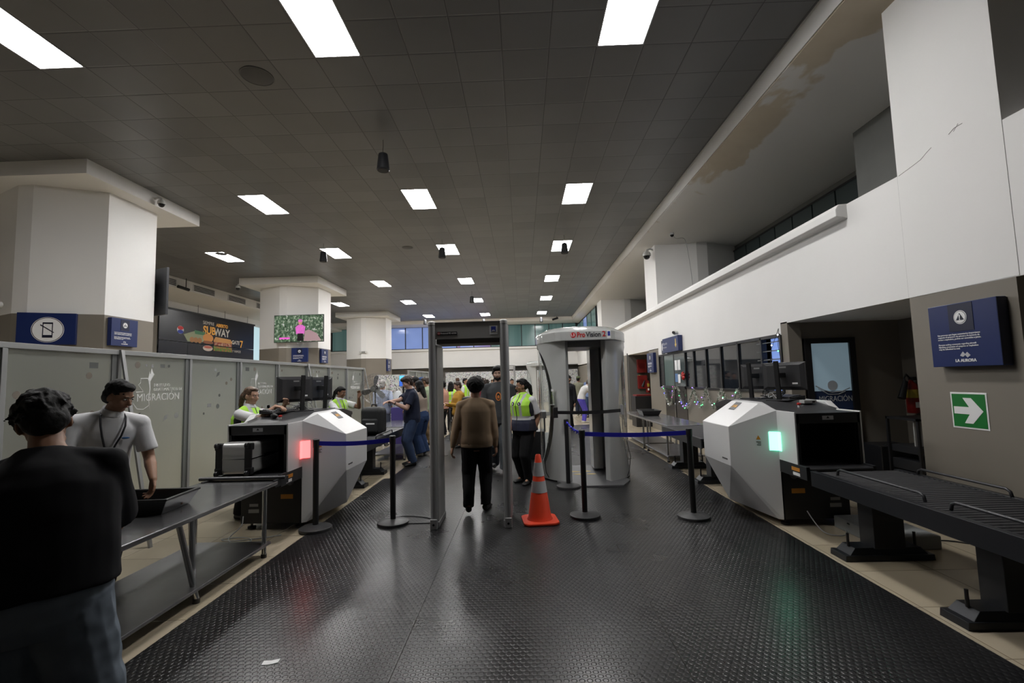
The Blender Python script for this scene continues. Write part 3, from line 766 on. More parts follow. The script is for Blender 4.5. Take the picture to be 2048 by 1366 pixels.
# ------------------------------------------------------------------ walk-through metal detector
port_m = mat('portal_grey', (.33, .33, .335), .32, .1)
port_l = mat('portal_panel_grey', (.50, .495, .485), .4)
def portal(x, y, label):
    t = thing('metal_detector', label, 'metal detector', (x, y, .0095), 0)
    for sx in (-1, 1):
        p = MB(); p.box(sx*.36, sx*.425, .02, .44, .06, 2.03); pn = p.build('side_panel', port_l, t, bevel=.012)
        MB().box(sx*.355, sx*.43, -.005, .46, 0, .07).build('panel_foot', port_m, pn, bevel=.01)
        c = MB().cyl((sx*.41, .0, .0), (sx*.41, .0, 2.285), .041, n=20).build('edge_post', port_m, t, smooth='auto')
        MB().lathe([(0, .018), (.02, .016), (.036, .008), (.044, 0), (.044, -.03), (.0, -.03)], (sx*.41, 0, 2.285), 20).build('post_cap', port_l, c, smooth='auto')
        MB().cyl((sx*.41, .45, 0), (sx*.41, .45, 2.285), .041, n=20).build('edge_post', port_m, t, smooth='auto')
        b2 = MB().box(sx*.37, sx*.45, -.055, -.04, .0, .11).build('floor_bracket', mat('bracket_grey', (.5, .5, .5), .4, .4), t, bevel=.012)
        MB().cyl((sx*.41, -.057, .05), (sx*.41, -.054, .05), .013, n=12).build('bolt', black, b2)
    MB().box(-.375, .375, -.012, .46, 2.09, 2.275).build('header', mat('portal_header_grey', (.42, .415, .405), .4), t, bevel=.004)
    MB().box(-.36, .36, .02, .44, 2.04, 2.09).build('header_underside', mat('portal_dark', (.10, .097, .093), .5), t)
    MB().box(-.375, .375, -.02, .0, 2.275, 2.283).build('header_trim', chrome, t)
    return t
pA = portal(-.605, 5.32, 'tall grey walk-through metal detector arch the man in brown is entering')
f = MB().box(-.345, -.12, -.0165, -.012, 2.135, 2.175).build('name_plate', mat('plate_dark', (.03, .03, .032), .4), pA)
text('name_lettering', 'Protocol PD 6500i', .024, white_s, f, (-.218, -.0175, 2.155), FACE_CAM, bold=.0004)
lg = MB().lathe([(0, 0), (.017, 0), (.017, .002), (0, .002)], (0, 0, 0), 20).build('maker_disc', mat('logo_red', (.55, .02, .02), .4), f, loc=(-.328, -.0165, 2.155), rot=(R(90), 0, 0))
text('maker_lettering', 'L3', .022, white_s, f, (-.328, -.0195, 2.155), FACE_CAM, bold=.0006)
f = MB().box(.25, .34, -.0145, -.012, 2.13, 2.23).build('agency_sticker', white_s, pA)
f2 = MB().box(.268, .322, -.0165, -.0145, 2.16, 2.22).build('agency_square', mat('agency_blue', (.03, .05, .32), .4), f)
text('agency_lettering', 'pbs', .024, white_s, f, (.295, -.0175, 2.175), FACE_CAM, bold=.0005)
cable('power_cable', [(-1.02, 5.45, .016), (-1.12, 5.72, .016), (-1.5, 5.83, .016), (-1.62, 5.68, .016), (-1.5, 5.5, .016), (-1.15, 5.5, .016), (-1.03, 5.52, .016)], .006, cable_m, 'black cable looped on the mat between the metal detector and a stanchion')
portal(-.77, 21.8, 'second grey metal detector arch far down the hall behind the bearded man')

# ------------------------------------------------------------------ body scanner booth
pv = mat('booth_grey', (.46, .47, .46), .16, .0, coat=.4)
pv_d = mat('booth_dark_grey', (.13, .135, .135), .3)
acr = mat('clear_acrylic', (.95, .97, .97), .03, trans=1.0, ior=1.08, coat=.6)
def booth(x, y, label):
    t = thing('body_scanner', label, 'body scanner', (x, y, .0095), 0)
    ro, ri = .74, .62
    def wallseg(th0, th1f, z0, z1, rr_, ri_, name, m, nz=24, na=10, sgn=1):
        mb = MB(); vs = []; fs = []
        for j in range(nz+1):
            z = z0+(z1-z0)*j/nz; e1 = th1f(z)
            for i in range(na+1):
                th = th0+(e1-th0)*i/na
                # bulge at the opening jamb
                for r in (rr_, ri_):
                    vs.append((sgn*r*math.sin(th), -r*math.cos(th), z))
        w = (na+1)*2
        for j in range(nz):
            for i in range(na):
                a = j*w+i*2
                fs.append((a, a+2, a+w+2, a+w)); fs.append((a+1, a+w+1, a+w+3, a+3))
            fs.append((j*w, j*w+w, j*w+w+1, j*w+1)); a = j*w+na*2; fs.append((a, a+1, a+w+1, a+w))
        for i in range(na):
            for base in (0, nz*w):
                a = base+i*2; fs.append((a, a+1, a+3, a+2))
        mb._add(vs, fs); return mb.build(name, m, t, smooth='auto')
    def lim(z):      # curved edge of the grey shell
        u = (z-1.12)/1.0; return R(84)-R(40)*math.sqrt(max(0, 1-u*u)) if abs(u) < 1 else R(84)
    for sgn in (-1, 1):
        # front and back grey shells
        wallseg(R(25), lim, .02, 2.19, ro, ri, 'front_shell', pv, sgn=sgn)
        o = wallseg(R(25), lim, .02, 2.19, ro, ri, 'rear_shell', pv, sgn=sgn); o.rotation_euler = (0, 0, PI)
        wallseg(R(44), lambda z: R(136), .14, 2.1, ro-.012, ro-.024, 'acrylic_window', acr, nz=4, na=16, sgn=sgn)
        # jamb returning inward
        jx = sgn*ro*math.sin(R(25)); 
        MB().prism([(jx, -.672), (sgn*.345, -.66), (sgn*.30, -.60), (sgn*.285, -.52), (sgn*.33, -.50), (sgn*.40, -.52)], 'z', .02, 2.2).build('front_jamb', pv, t, smooth=False, bevel=.015)
        MB().prism([(jx, .672), (sgn*.345, .66), (sgn*.30, .60), (sgn*.285, .52), (sgn*.33, .50), (sgn*.40, .52)], 'z', .02, 2.2).build('rear_jamb', pv, t, bevel=.015)
    roof = MB()
    roof.lathe([(0, 2.445), (.45, 2.442), (.58, 2.425), (.70, 2.365), (.742, 2.335), (.75, 2.32), (.75, 2.19), (.0, 2.19)], n=64); roof.build('roof', pv, t, smooth='auto')
    # flat fascia with the name
    MB().prism([(-.69, -.30), (-.47, -.70), (-.38, -.765), (.38, -.765), (.47, -.70), (.69, -.30)], 'z', 2.188, 2.338).build('fascia', pv, t, bevel=.012, seg=3)
    MB().prism([(-.3, -.55), (.3, -.55), (.28, .55), (-.28, .55)], 'z', 2.10, 2.19).build('inner_ceiling', pv_d, t)
    MB().box(.20, .33, .18, .5, .06, 2.12).build('scan_mast', mat('mast_glass', (.012, .014, .018), .1), t, bevel=.01)
    MB().box(.185, .2, .16, .52, .06, 2.12).box(.2, .34, .15, .175, .06, 2.12).build('mast_frame', pv, t)
    MB().box(-.33, -.25, .18, .5, .06, 2.12).build('scan_mast', mat('mast_glass', (.012, .014, .018), .1), t, bevel=.01)
    fl = MB().prism([(-.5, -.62), (-.3, -.95), (.45, -.95), (.62, -.62), (.45, .7), (-.45, .7)], 'z', .0, .022).build('floor_plate', mat('plate_mat_grey', (.10, .10, .105), .5), t)
    for (a, b2) in ((-.12, -.1), (.10, -.1), (-.14, .12), (.05, .14)):
        MB().lathe([(0, 0), (.035, 0), (.035, .001), (0, .001)], n=16, sx=1.0, sy=2.2).build('foot_mark', mat('mark_yellow', (.55, .38, .08), .6), fl, loc=(a, b2, .0225), rot=(0, 0, R(90 if b2 < 0 else 70)))
    for sgn in (-1, 1):
        MB().tube([(sgn*.62, -.50, .6), (sgn*.68, -.45, .35), (sgn*.66, -.4, .12), (sgn*.62, -.45, .05)], .006, 6).build('base_cable', cable_m, t, smooth=True)
    return t
bA = booth(1.0, 8.06, 'large rounded grey body scanner booth with clear curved side windows, the near one')
rk = .0185
text('name_lettering', 'Pro', .112, mat('logo_red', (.55, .02, .02), .4), bA, (-.068, -.768, 2.275), FACE_CAM, bold=.0022, sx=.80)
text('name_lettering', 'Vision', .112, mat('logo_ink', (.02, .02, .025), .4), bA, (.125, -.768, 2.275), FACE_CAM, bold=.0016, sx=.84)
text('name_numeral', '2', .12, mat('logo_red', (.55, .02, .02), .4), bA, (.288, -.768, 2.28), FACE_CAM, bold=.001)
d = MB().lathe([(0, 0), (.042, 0), (.042, .003), (0, .003)], n=28).build('maker_disc', mat('logo_red', (.55, .02, .02), .4), bA, loc=(-.19, -.7655, 2.275), rot=(R(90), 0, 0))
text('maker_lettering', 'L3', .062, white_s, bA, (-.195, -.7705, 2.275), FACE_CAM, bold=.001)
# sticker stands on the shell, right of the name
f = MB().box(.335, .392, -.768, -.765, 2.21, 2.33).build('agency_sticker', white_s, bA)
f2 = MB().box(.344, .383, -.7705, -.768, 2.25, 2.32).build('agency_square', mat('agency_blue', (.03, .05, .32), .4), f)
# strap across the entrance
st = thing('barrier_strap', 'black retractable strap stretched across the body scanner entrance', 'barrier strap', (0, 0, 0))
MB().box(.46, .53, 7.26, 7.33, 1.02, 1.18).build('wall_box', black, st, bevel=.006)
MB().box(1.50, 1.54, 7.30, 7.42, 1.04, 1.19).build('clip', port_m, st, bevel=.006)
MB().sweep([(.53, 7.28, 1.10), (.8, 7.25, 1.093), (1.0, 7.24, 1.092), (1.25, 7.26, 1.095), (1.505, 7.33, 1.105)], .05, .003).build('webbing', black, st)
t = booth(.95, 21.9, 'second grey body scanner booth, far down the hall behind the first one')
t = thing('spray_bottle', 'clear plastic spray bottle standing on the ledge of the body scanner', 'bottle', (.46, 7.47, 1.22))
MB().lathe([(0, 0), (.032, 0), (.034, .02), (.034, .12), (.016, .16), (.014, .2), (0, .2)], n=16).build('bottle', acr, t, smooth='auto')
MB().box(-.012, .03, -.012, .012, .2, .235).build('trigger_cap', white_s, t)
o = MB().box(-.05, .06, -.05, .05, -.012, 0).build('shelf', pv, bA); o.location = (-.56, -.57, 1.21)

# low inspection bench seen beyond the guard
t = thing('inspection_bench', 'grey inspection bench beyond the security guard, half hidden by the curved window', 'bench', (.0, 9.6, .0095))
MB().box(-.25, .45, 0, .6, .82, .95).build('worktop', mat('bench_grey', (.2, .2, .2), .4), t, bevel=.01)
MB().box(-.2, .4, .03, .57, .0, .55).build('cabinet', dgrey, t)
MB().box(-.22, -.18, .02, .58, .55, .82).build('side_plate', dgrey, t)
MB().box(.38, .42, .02, .58, .55, .82).build('side_plate', dgrey, t)

# ------------------------------------------------------------------ stanchions and cone
base_m = mat('stanchion_base', (.045, .045, .047), .45)
def stanchion(x, y, label, h=1.0, belt=None, ztop=.0095, twist=False, lean=0):
    t = thing('belt_stanchion', label, 'barrier post', (x, y, ztop), 0)
    MB().lathe([(0, 0), (.176, 0), (.178, .012), (.176, .028), (.16, .036), (.06, .052), (.038, .058), (0, .058)], n=40).build('base', base_m, t, smooth='auto')
    MB().cyl((0, 0, .05), (0, 0, h-.09), .0315, n=20).build('post', black, t, smooth='auto')
    MB().lathe([(0, h-.095), (.035, h-.095), (.037, h-.02), (.037, h-.006), (.03, h), (0, h)], n=20).build('belt_head', black, t, smooth='auto')
    if belt:
        dx, dy = belt[0]-x, belt[1]-y; L = math.hypot(dx, dy); ux, uy = dx/L, dy/L
        pts = []
        for i in range(21):
            q = i/20; pts.append((ux*(.035+(L-.07)*q), uy*(.035+(L-.07)*q), h-.05-.018*math.sin(PI*q)))
        if not twist: MB().sweep(pts, .05, .0025).build('belt', blue_b, t)
        else:
            mb = MB(); vs = []; fs = []; sd = V((-uy, ux, 0))
            for i in range(61):
                q = i/60; c = V((ux*(.035+(L-.07)*q), uy*(.035+(L-.07)*q), h-.05-.03*math.sin(PI*q))); a = q*PI*7
                w = V((0, 0, 1))*math.cos(a)*.024+sd*math.sin(a)*.02; vs += [c+w, c-w]
            for i in range(60): fs.append((2*i, 2*i+1, 2*i+3, 2*i+2))
            mb._add(vs, fs); o = mb.build('belt', blue_b, t, merge=False); m_ = o.modifiers.new('solid', 'SOLIDIFY'); m_.thickness = .002
    return t
stanchion(-2.36, 5.385-.02, 'black barrier post with a blue belt just in front of the left scanner', belt=(-1.53, 5.52), ztop=.0095)
stanchion(-1.53, 5.52, 'black barrier post left of the metal detector holding the end of a blue belt')
stanchion(1.895, 5.505, 'black barrier post in the aisle nearest the right scanner')
stanchion(.685, 5.635, 'black barrier post right of the traffic cone with a blue belt to the right', belt=(1.895, 5.505))
stanchion(.64, 7.14, 'black barrier post directly in front of the body scanner with a twisted blue belt', belt=(.685, 5.635), twist=True)
cone_r = mat('cone_orange', (.85, .07, .025), .38); cone_w = mat('reflective_white', (.62, .62, .64), .35)
t = thing('traffic_cone', 'orange traffic cone with two white reflective bands standing on the black mat', 'traffic cone', (.155, 5.50, .0095), R(6))
MB().prism([(-.20, -.15), (-.15, -.20), (.15, -.20), (.20, -.15), (.20, .15), (.15, .20), (-.15, .20), (-.20, .15)], 'z', 0, .03).build('base', cone_r, t, bevel=.01)
def cr_(z): return .135-.105*(z-.03)/.71
MB().lathe([(0, .03), (cr_(.03)+.012, .03), (cr_(.06), .06), (cr_(.74), .74), (cr_(.74)-.01, .75), (cr_(.74)-.014, .75), (cr_(.7)-.012, .7)], n=32).build('body', cone_r, t, smooth='auto')
for (z0, z1) in ((.33, .455), (.51, .66)):
    MB().lathe([(cr_(z0)+.0008, z0), (cr_(z0)+.0025, z0), (cr_(z1)+.0025, z1), (cr_(z1)+.0008, z1)], n=32, ring=True).build('reflective_band', cone_w, t, smooth='auto')

# ------------------------------------------------------------------ glass partition on the left
frost, nt, b = _new('frosted_glass'); g = NG(nt)
b.inputs['Base Color'].default_value = (.62, .65, .60, 1); b.inputs['Roughness'].default_value = .38; b.inputs['Transmission Weight'].default_value = .75; b.inputs['IOR'].default_value = 1.15
stk = [mat('faded_sticker_%s' % n2, c, .6) for n2, c in (('grey', (.14, .145, .14)), ('slate', (.10, .105, .10)), ('beige', (.2, .17, .14)), ('pale', (.3, .3, .3)))]
alum2 = mat('partition_aluminium', (.38, .385, .385), .38, .35)
def emblem(parent, x, y, z, s=1.0, rz=R(90), extras=True):
    """white institute emblem: outline, bird and three lines of lettering; lies in the plane x = const facing +x"""
    wm = mat('emblem_white', (.88, .88, .87), .5)
    text('emblem_lettering', 'MIGRACIÓN', .118*s, wm, parent, (x, y+.26*s, z), (R(90), 0, rz), bold=.0010*s)
    text('emblem_lettering', 'INSTITUTO\nGUATEMALTECO DE', .05*s, wm, parent, (x, y+.17*s, z+.115*s), (R(90), 0, rz), bold=.0004*s, align='LEFT')
    mb = MB()
    def P(a, c): return (x, y+a*s, z+c*s)
    mb.tube([P(.10, .22), P(-.02, .22), P(-.02, .17), P(-.05, .15), P(.02, .07), P(-.08, .065)], .0045*s, 5); mb.tube([P(-.12, -.05), P(-.06, -.12), P(.03, -.13), P(.1, -.09)], .0045*s, 5); mb.tube([P(.1, .2), P(.115, .1), P(.1, -.02), P(.125, -.16)], [.014*s, .007*s, .005*s, .002*s], 5)
    mb.xf(Matrix.Translation((x, 0, 0)) @ Matrix.Scale(.22, 4, (1, 0, 0)) @ Matrix.Translation((-x, 0, 0)))
    mb.build('emblem_outline', wm, parent)
    mb = MB(); mb._add([(x+e, y+a*s, z+c*s) for e in (0, .002) for a, c in ((.08, .20), (.10, .30), (.115, .27), (.13, .34), (.15, .29), (.175, .27), (.15, .24), (.12, .19))], [tuple(range(7, -1, -1)), tuple(range(8, 16))]+[(i, (i+1) % 8, 8+(i+1) % 8, 8+i) for i in range(8)])
    mb.build('emblem_bird', wm, parent)
def partition(x, ys, label, logos, zt=2.05, braces=(), seed=1, stick=8):
    t = thing('glass_partition', label, 'glass partition', (x, ys[0], 0), 0)
    Y0 = ys[0]
    MB().box(-.03, .03, -.02, ys[-1]-Y0+.03, zt-.05, zt).build('top_rail', alum2, t, bevel=.003)
    MB().box(-.03, .03, -.02, ys[-1]-Y0+.03, 0.0, .10).build('bottom_rail', alum2, t, bevel=.003)
    for i, y in enumerate(ys):
        MB().box(-.028, .028, y-Y0-.022, y-Y0+.022, .1, zt-.05).build('post', alum2, t, bevel=.003)
    rnd = random.Random(seed)
    for i in range(len(ys)-1):
        a, c = ys[i]-Y0+.024, ys[i+1]-Y0-.024
        p = MB().box(-.004, .004, a, c, .1, zt-.05).build('glass_panel', frost, t)
        MB().box(-.012, .014, c-.06, c, .1, zt-.05).build('inner_stile', mat('stile_grey', (.2, .205, .205), .45, .3), t)
        for q in range(stick):
            yy2 = rnd.uniform(a+.1, c-.14); zz = rnd.uniform(1.25, zt-.14); w = rnd.uniform(.02, .05); m_ = rnd.choice(stk)
            if i in logos and zz < 1.85 and zz > 1.35: zz = rnd.choice((1.28, 1.9))
            k3 = rnd.random()
            mb = MB()
            if k3 < .5: mb.cyl((.0041, yy2, zz), (.0052, yy2, zz), w*.75, n=16)
            elif k3 < .85: mb.box(.0041, .0052, yy2-w, yy2+w, zz-w*.6, zz+w*.6)
            else: mb.prism([(yy2-w, zz-w), (yy2+w*.6, zz-w*.3), (yy2+w, zz+w), (yy2-w*.4, zz+w*.6)], 'x', .0041, .0052)
            mb.build('sticker', m_, p)
        if i in logos: emblem(p, .0062, a+(.30 if i else .2), 1.53, 1.0)
    for yb in braces:
        MB().hexa([(.41, yb-Y0-.02, 0), (.43, yb-Y0-.02, 0), (.43, yb-Y0+.02, 0), (.41, yb-Y0+.02, 0), (.03, yb-Y0-.02, zt), (.05, yb-Y0-.02, zt), (.05, yb-Y0+.02, zt), (.03, yb-Y0+.02, zt)]).build('brace', alum2, t)
    return t
partition(-4.3, [1.6, 2.7, 3.8, 4.92, 6.0, 7.09, 8.21, 9.335, 10.41, 11.46, 12.66], 'long frosted glass partition with aluminium frame and white institute emblems behind the left scanner', (3, 5, 7, 9), braces=(4.92, 9.31, 12.66), stick=8)
partition(-3.95, [16.3, 17.4, 18.5, 19.6, 20.7, 21.8], 'second frosted glass partition, farther down the hall behind the queue', (), seed=4, stick=4)
o = MB().box(-5.3, -4.15, 17.0, 17.05, 0, 1.92).build('photo_collage_board', mur); tag(o, 'free-standing board covered with small photographs behind the fan', 'photo collage')
t = thing('display_totem', 'small cyan and blue lit display above the queue beside the far partition', 'display', (-3.9, 15.4, 0))
MB().box(-.03, .03, 0, .03, 0, 1.5).build('pole', blackm, t); MB().box(-.13, .13, -.03, .0, 1.5, 1.86).build('casing', black, t, bevel=.005)
MB().box(-.12, .12, -.034, -.03, 1.68, 1.85).build('screen', mat('cyan_screen', (.1, .5, .8), .3, emis=(.12, .5, .85), es=1.0), t); MB().box(-.12, .12, -.034, -.03, 1.51, 1.68).build('screen_lower', mat('blue_screen', (.03, .1, .5), .3, emis=(.04, .12, .5), es=.8), t)

# ------------------------------------------------------------------ signs
def sign(name, label, loc, rz, w, h, d=.08, face=navy):
    """box sign; local front faces -Y, centred at loc"""
    t = thing(name, label, 'sign', loc, rz)
    MB().box(-w/2, w/2, 0, d, -h/2, h/2).build('sign_box', face, t, bevel=.004)
    return t
def warn_icon(t, x, z, r, d=-.002):
    dk = mat('icon_ink', (.01, .012, .03), .4)
    MB().box(x-r*1.9, x+r*1.9, d-.001, d+.001, z-r*2.0, z+r*2.0).build('icon_backing', navy_d, t, bevel=0)  # darker navy square behind the icon
    a = MB().cyl((x, d, z), (x, d-.003, z), r, n=32).build('icon_disc', white_s, t)
    MB().cyl((x, d-.0032, z), (x, d-.0038, z), r*.9, n=32).build('icon_ring', dk, a); MB().cyl((x, d-.004, z), (x, d-.0046, z), r*.84, n=32).build('icon_field', white_s, a)
    b2 = MB().prism([(x-r*.62, z-r*.42), (x+r*.62, z-r*.42), (x, z+r*.62)], 'y', d-.0062, d-.0048).build('icon_triangle', dk, a)
    text('icon_mark', '!', r*1.05, white_s, a, (x, d-.0072, z-r*.04), FACE_CAM, bold=.002)
def para(t, x, z, sz, lines, m=None, gap=1.0):
    return text('lettering', '\n'.join(lines), sz, m or white_s, t, (x, -.0025, z), FACE_CAM, bold=sz*.012, align='LEFT', line=gap)
L_ES = ['Las personas que hagan comentarios inoportunos', 'respecto al secuestro de aviones y la tenencia de', 'armas o explosivos, podrán ser sometidas a juicio.']
L_EN = ['Persons making comments regarding aircraft', 'hijacking, possession of weapons or explosives', 'may be submitted to trial.']
def aurora(t, x, z, s):
    MB().prism([(x-.05*s, z), (x-.02*s, z+.035*s), (x, z+.012*s), (x+.02*s, z+.03*s), (x+.05*s, z+.0*s), (x+.02*s, z-.02*s), (x, z+.004*s), (x-.022*s, z-.012*s)], 'y', -.003, -.001).build('emblem', mat('emblem_grey', (.5, .5, .52), .5), t)
    text('lettering', 'LA AURORA', .036*s, white_s, t, (x, -.0025, z-.045*s), FACE_CAM, bold=.0012*s)
t = sign('warning_sign', 'large navy blue warning sign with white text on the taupe pier at the right', (3.96, 4.29, 1.915), R(-90), .66, .575, .085)
warn_icon(t, -.0, .155, .062); para(t, -.245, -.015, .0205, L_ES); para(t, -.245, -.105, .0205, L_EN); aurora(t, .01, -.19, 1.0)
MB().box(.331, .333, .0, .085, -.28, .28).build('return_edge', navy_d, t)
# green arrow
t = thing('arrow_sign', 'green safety sign with a white arrow pointing right on the taupe pier', 'sign', (4.047, 4.395, 1.225), R(-90))
MB().box(-.175, .175, -.0, .006, -.165, .165).build('sign_plate', white_s, t, bevel=.002)
MB().box(-.16, .16, -.002, .0, -.15, .15).build('green_field', mat('safety_green', (.008, .17, .03), .4), t)
MB().prism([(-.145, -.033), (-.145, .033), (.005, .033), (-.05, .115), (.03, .115), (.135, 0), (.03, -.115), (-.05, -.115), (.005, -.033)], 'y', -.004, -.002).build('arrow', white_s, t)
# phone sign and warning signs on the pillars
a1 = math.atan2(.48, 1.05)
t = sign('no_phone_sign', 'navy blue sign with a crossed-out phone in a white circle on the nearest left pillar', (-8.93, 8.62, 2.82), a1, .86, .60, .08)
d0 = MB().lathe([(0, 0), (.24, 0), (.24, .004), (0, .004)], n=40).build('icon_disc', white_s, t, loc=(.02, -.001, -.02), rot=(R(90), 0, 0))
dk = mat('icon_ink', (.01, .012, .03), .4)
MB().lathe([(.222, .0041), (.232, .0041), (.232, .0055), (.222, .0055)], n=40, ring=True).build('icon_ring', dk, t, loc=(.02, -.001, -.02), rot=(R(90), 0, 0))
mb = MB(); 
for (x0, x1, z0, z1) in ((-.075, -.062, -.12, .13), (.062, .075, -.12, .13), (-.075, .075, .11, .14), (-.075, .075, -.15, -.10)): mb.box(x0+.02, x1+.02, -.009, -.0065, z0-.02, z1-.02)
mb.build('phone_icon', dk, t)
MB().hexa([(-.09, -.012, .065), (.11, -.012, -.08), (.12, -.012, -.07), (-.08, -.012, .08), (-.09, -.01, .065), (.11, -.01, -.08), (.12, -.01, -.07), (-.08, -.01, .08)]).build('slash', dk, t)
def small_warn(label, loc, rz, w, h):
    t = sign('warning_sign', label, loc, rz, w, h, .08)
    warn_icon(t, 0, h*.26, h*.10); k4 = w/.66
    para(t, -.26*k4, -.03*k4, .0215*k4, L_ES); para(t, -.26*k4, -.125*k4, .0215*k4, L_EN); aurora(t, 0, -h*.36, .8*k4)
    return t
small_warn('navy warning sign on the aisle side of the nearest left pillar', (-8.11, 9.42, 2.80), R(90), .64, .56)
small_warn('navy warning sign under the television on the second left pillar', (-8.72, 18.28, 2.82), R(0), .64, .56)
small_warn('navy warning sign on the aisle side of the second left pillar', (-8.10, 19.2, 2.80), R(90), .64, .56)
small_warn('navy warning sign on the aisle side of the third left pillar', (-8.10, 28.6, 2.7), R(90), .64, .7)
# check-point sign with gold arrow above the counter windows
t = sign('direction_sign', 'navy sign with a small gold arrow mounted above the counter windows', (3.93, 12.5, 2.43), R(-90), 1.3, .39, .11)
MB().prism([(.40, -.03), (.44, .0), (.44, .11), (.47, .13), (.50, .11), (.50, 0), (.54, -.03), (.47, -.10)], 'y', -.003, -.001).build('arrow', mat('gold_print', (.7, .5, .15), .5), t)
text('lettering', 'Migración', .10, mat('dim_white', (.45, .45, .5), .5), t, (-.62, -.0025, .05), FACE_CAM, align='LEFT', bold=.001)
text('lettering', 'Immigration', .07, mat('dim_white', (.45, .45, .5), .5), t, (-.62, -.0025, -.05), FACE_CAM, align='LEFT')
t = thing('pictogram_plate', 'small dark rounded pictogram plate left of the gold arrow sign', 'sign', (4.02, 13.45, 2.42), R(-90))
MB().box(-.13, .13, 0, .02, -.19, .19).build('plate', mat('plate_slate', (.06, .065, .09), .4), t, bevel=.03); MB().lathe([(0, 0), (.07, 0), (.07, .003), (0, .003)], n=24, sx=.8, sy=1.5).build('icon', white_s, t, loc=(0, -.001, 0), rot=(R(90), 0, 0))
t = sign('warning_sign', 'narrow navy warning sign on the pier at the passage on the right', (3.96, 14.6, 2.02), R(-90), .70, .60, .09)
warn_icon(t, 0, .16, .06); para(t, -.26, -.02, .0215, L_ES); para(t, -.26, -.11, .0215, L_EN); aurora(t, 0, -.2, .9)

# ------------------------------------------------------------------ televisions
leaf, nt, b = _new('forest_picture'); g = NG(nt); vec, x, y, z = g.xyz()
n1 = g.n('ShaderNodeTexNoise'); n1.inputs['Scale'].default_value = 9; n1.inputs['Detail'].default_value = 8; n1.inputs['Roughness'].default_value = .7; g.l(vec, n1.inputs['Vector'])
r = g.n('ShaderNodeValToRGB'); cr2 = r.color_ramp; cr2.elements[0].position = .36; cr2.elements[0].color = (.004, .01, .006, 1); cr2.elements[1].position = .52; cr2.elements[1].color = (.06, .11, .06, 1)
e = cr2.elements.new(.6); e.color = (.26, .30, .22, 1); e = cr2.elements.new(.66); e.color = (.62, .58, .66, 1)
g.l(n1.outputs['Fac'], r.inputs['Fac']); g.l(r.outputs['Color'], b.inputs['Emission Color']); b.inputs['Emission Strength'].default_value = 1.3; b.inputs['Base Color'].default_value = (.02, .02, .02, 1); b.inputs['Roughness'].default_value = .2
t = thing('television', 'wall television showing a person in pink in a green forest on the second left pillar', 'television', (-8.68, 18.12, 3.85), 0)
MB().box(-.98, .98, 0, .06, -.54, .54).build('casing', black, t, bevel=.005)
MB().box(-.3, .0, .06, .19, -.2, .2).build('wall_mount', black, t)
s0 = MB().box(-.96, .96, -.004, 0, -.52, .52).build('screen', leaf, t)
pk = mat('picture_pink', (.4, .06, .3), .4, emis=(.48, .12, .40), es=.9, var=.3, vscale=12); sk_ = mat('picture_skin', (.4, .2, .14), .4, emis=(.35, .17, .13), es=.8); bk_ = mat('picture_black', (.005, .005, .006), .4)
MB().prism([(-.10, -.22), (.22, -.22), (.26, .05), (.15, .14), (-.02, .14), (-.13, .05)], 'y', -.008, -.005).build('figure_top', pk, s0)
MB().lathe([(0, 0), (.075, 0), (.075, .003), (0, .003)], n=16, sy=1.25).build('figure_head', sk_, s0, loc=(.06, -.005, .23), rot=(R(90), 0, 0))
MB().lathe([(0, .0), (.085, 0), (.085, .002), (0, .002)], n=16, sy=.7).build('figure_hat', pk, s0, loc=(.06, -.006, .30), rot=(R(90), 0, 0))
MB().prism([(-.06, -.5), (.2, -.5), (.17, -.2), (-.04, -.2)], 'y', -.011, -.009).build('figure_trousers', bk_, s0)
mb = MB(); mb.prism([(.2, -.5), (.9, -.5), (.7, -.2), (.4, -.05), (.25, -.1)], 'y', -.0075, -.005); mb.build('ground_patch', mat('picture_mauve', (.3, .2, .22), .4, emis=(.28, .18, .20), es=.6), s0)
mb = MB()
for q in range(6): mb.box(-.76+q*.07, -.70+q*.07, -.008, -.005, -.42+.02*(q % 2), -.34)
mb.build('channel_caption', mat('picture_magenta', (.5, .05, .4), .4, emis=(.7, .1, .5), es=.9), s0)
MB().tube([(-.1, .02, -.54), (-.05, .0, -.62), (.05, .0, -.6), (.1, .0, -.68), (.2, .0, -.6)], .006, 5).build('cable', cable_g, t, smooth=True)
t = thing('television', 'dark television seen from behind at the edge of the nearest left pillar', 'television', (-8.42, 10.52, 3.84), math.atan2(-.48, 1.05))
MB().box(-.75, .50, 0, .05, -.54, .54).build('casing', mat('tv_back', (.03, .032, .038), .45), t, bevel=.006); MB().box(-.2, .1, -.1, .0, -.2, .2).build('mount', black, t)

# ------------------------------------------------------------------ advertisement on the far left wall
t = thing('advert_panel', 'long black sandwich advertisement on the far left wall above the partition', 'advertisement', (-14.42, 21.67, 0), R(90))
bl_ = mat('ad_black', (.012, .013, .02), .25)
MB().box(-3.32, 3.32, 0, .03, 3.62, 4.9).build('upper_board', bl_, t); MB().box(-3.32, -1.7, 0, .03, 2.2, 3.60).box(-1.68, 3.32, 0, .03, 2.2, 3.6).build('lower_board', bl_, t)
MB().box(-3.4, 3.4, -.02, .03, 4.9, 4.98).build('top_rail', blackm, t)
am = mat('ad_amber', (.75, .36, .06), .5); wh = mat('ad_white', (.75, .72, .66), .5)
am.node_tree.nodes['Principled BSDF'].inputs['Emission Color'].default_value = (.75, .36, .06, 1); am.node_tree.nodes['Principled BSDF'].inputs['Emission Strength'].default_value = .25
text('lettering', 'SIEMPRE', .22, wh, t, (-.36, -.004, 4.60), FACE_CAM, bold=.006); text('lettering', 'ABIERTO', .22, am, t, (.62, -.004, 4.58), FACE_CAM, bold=.006)
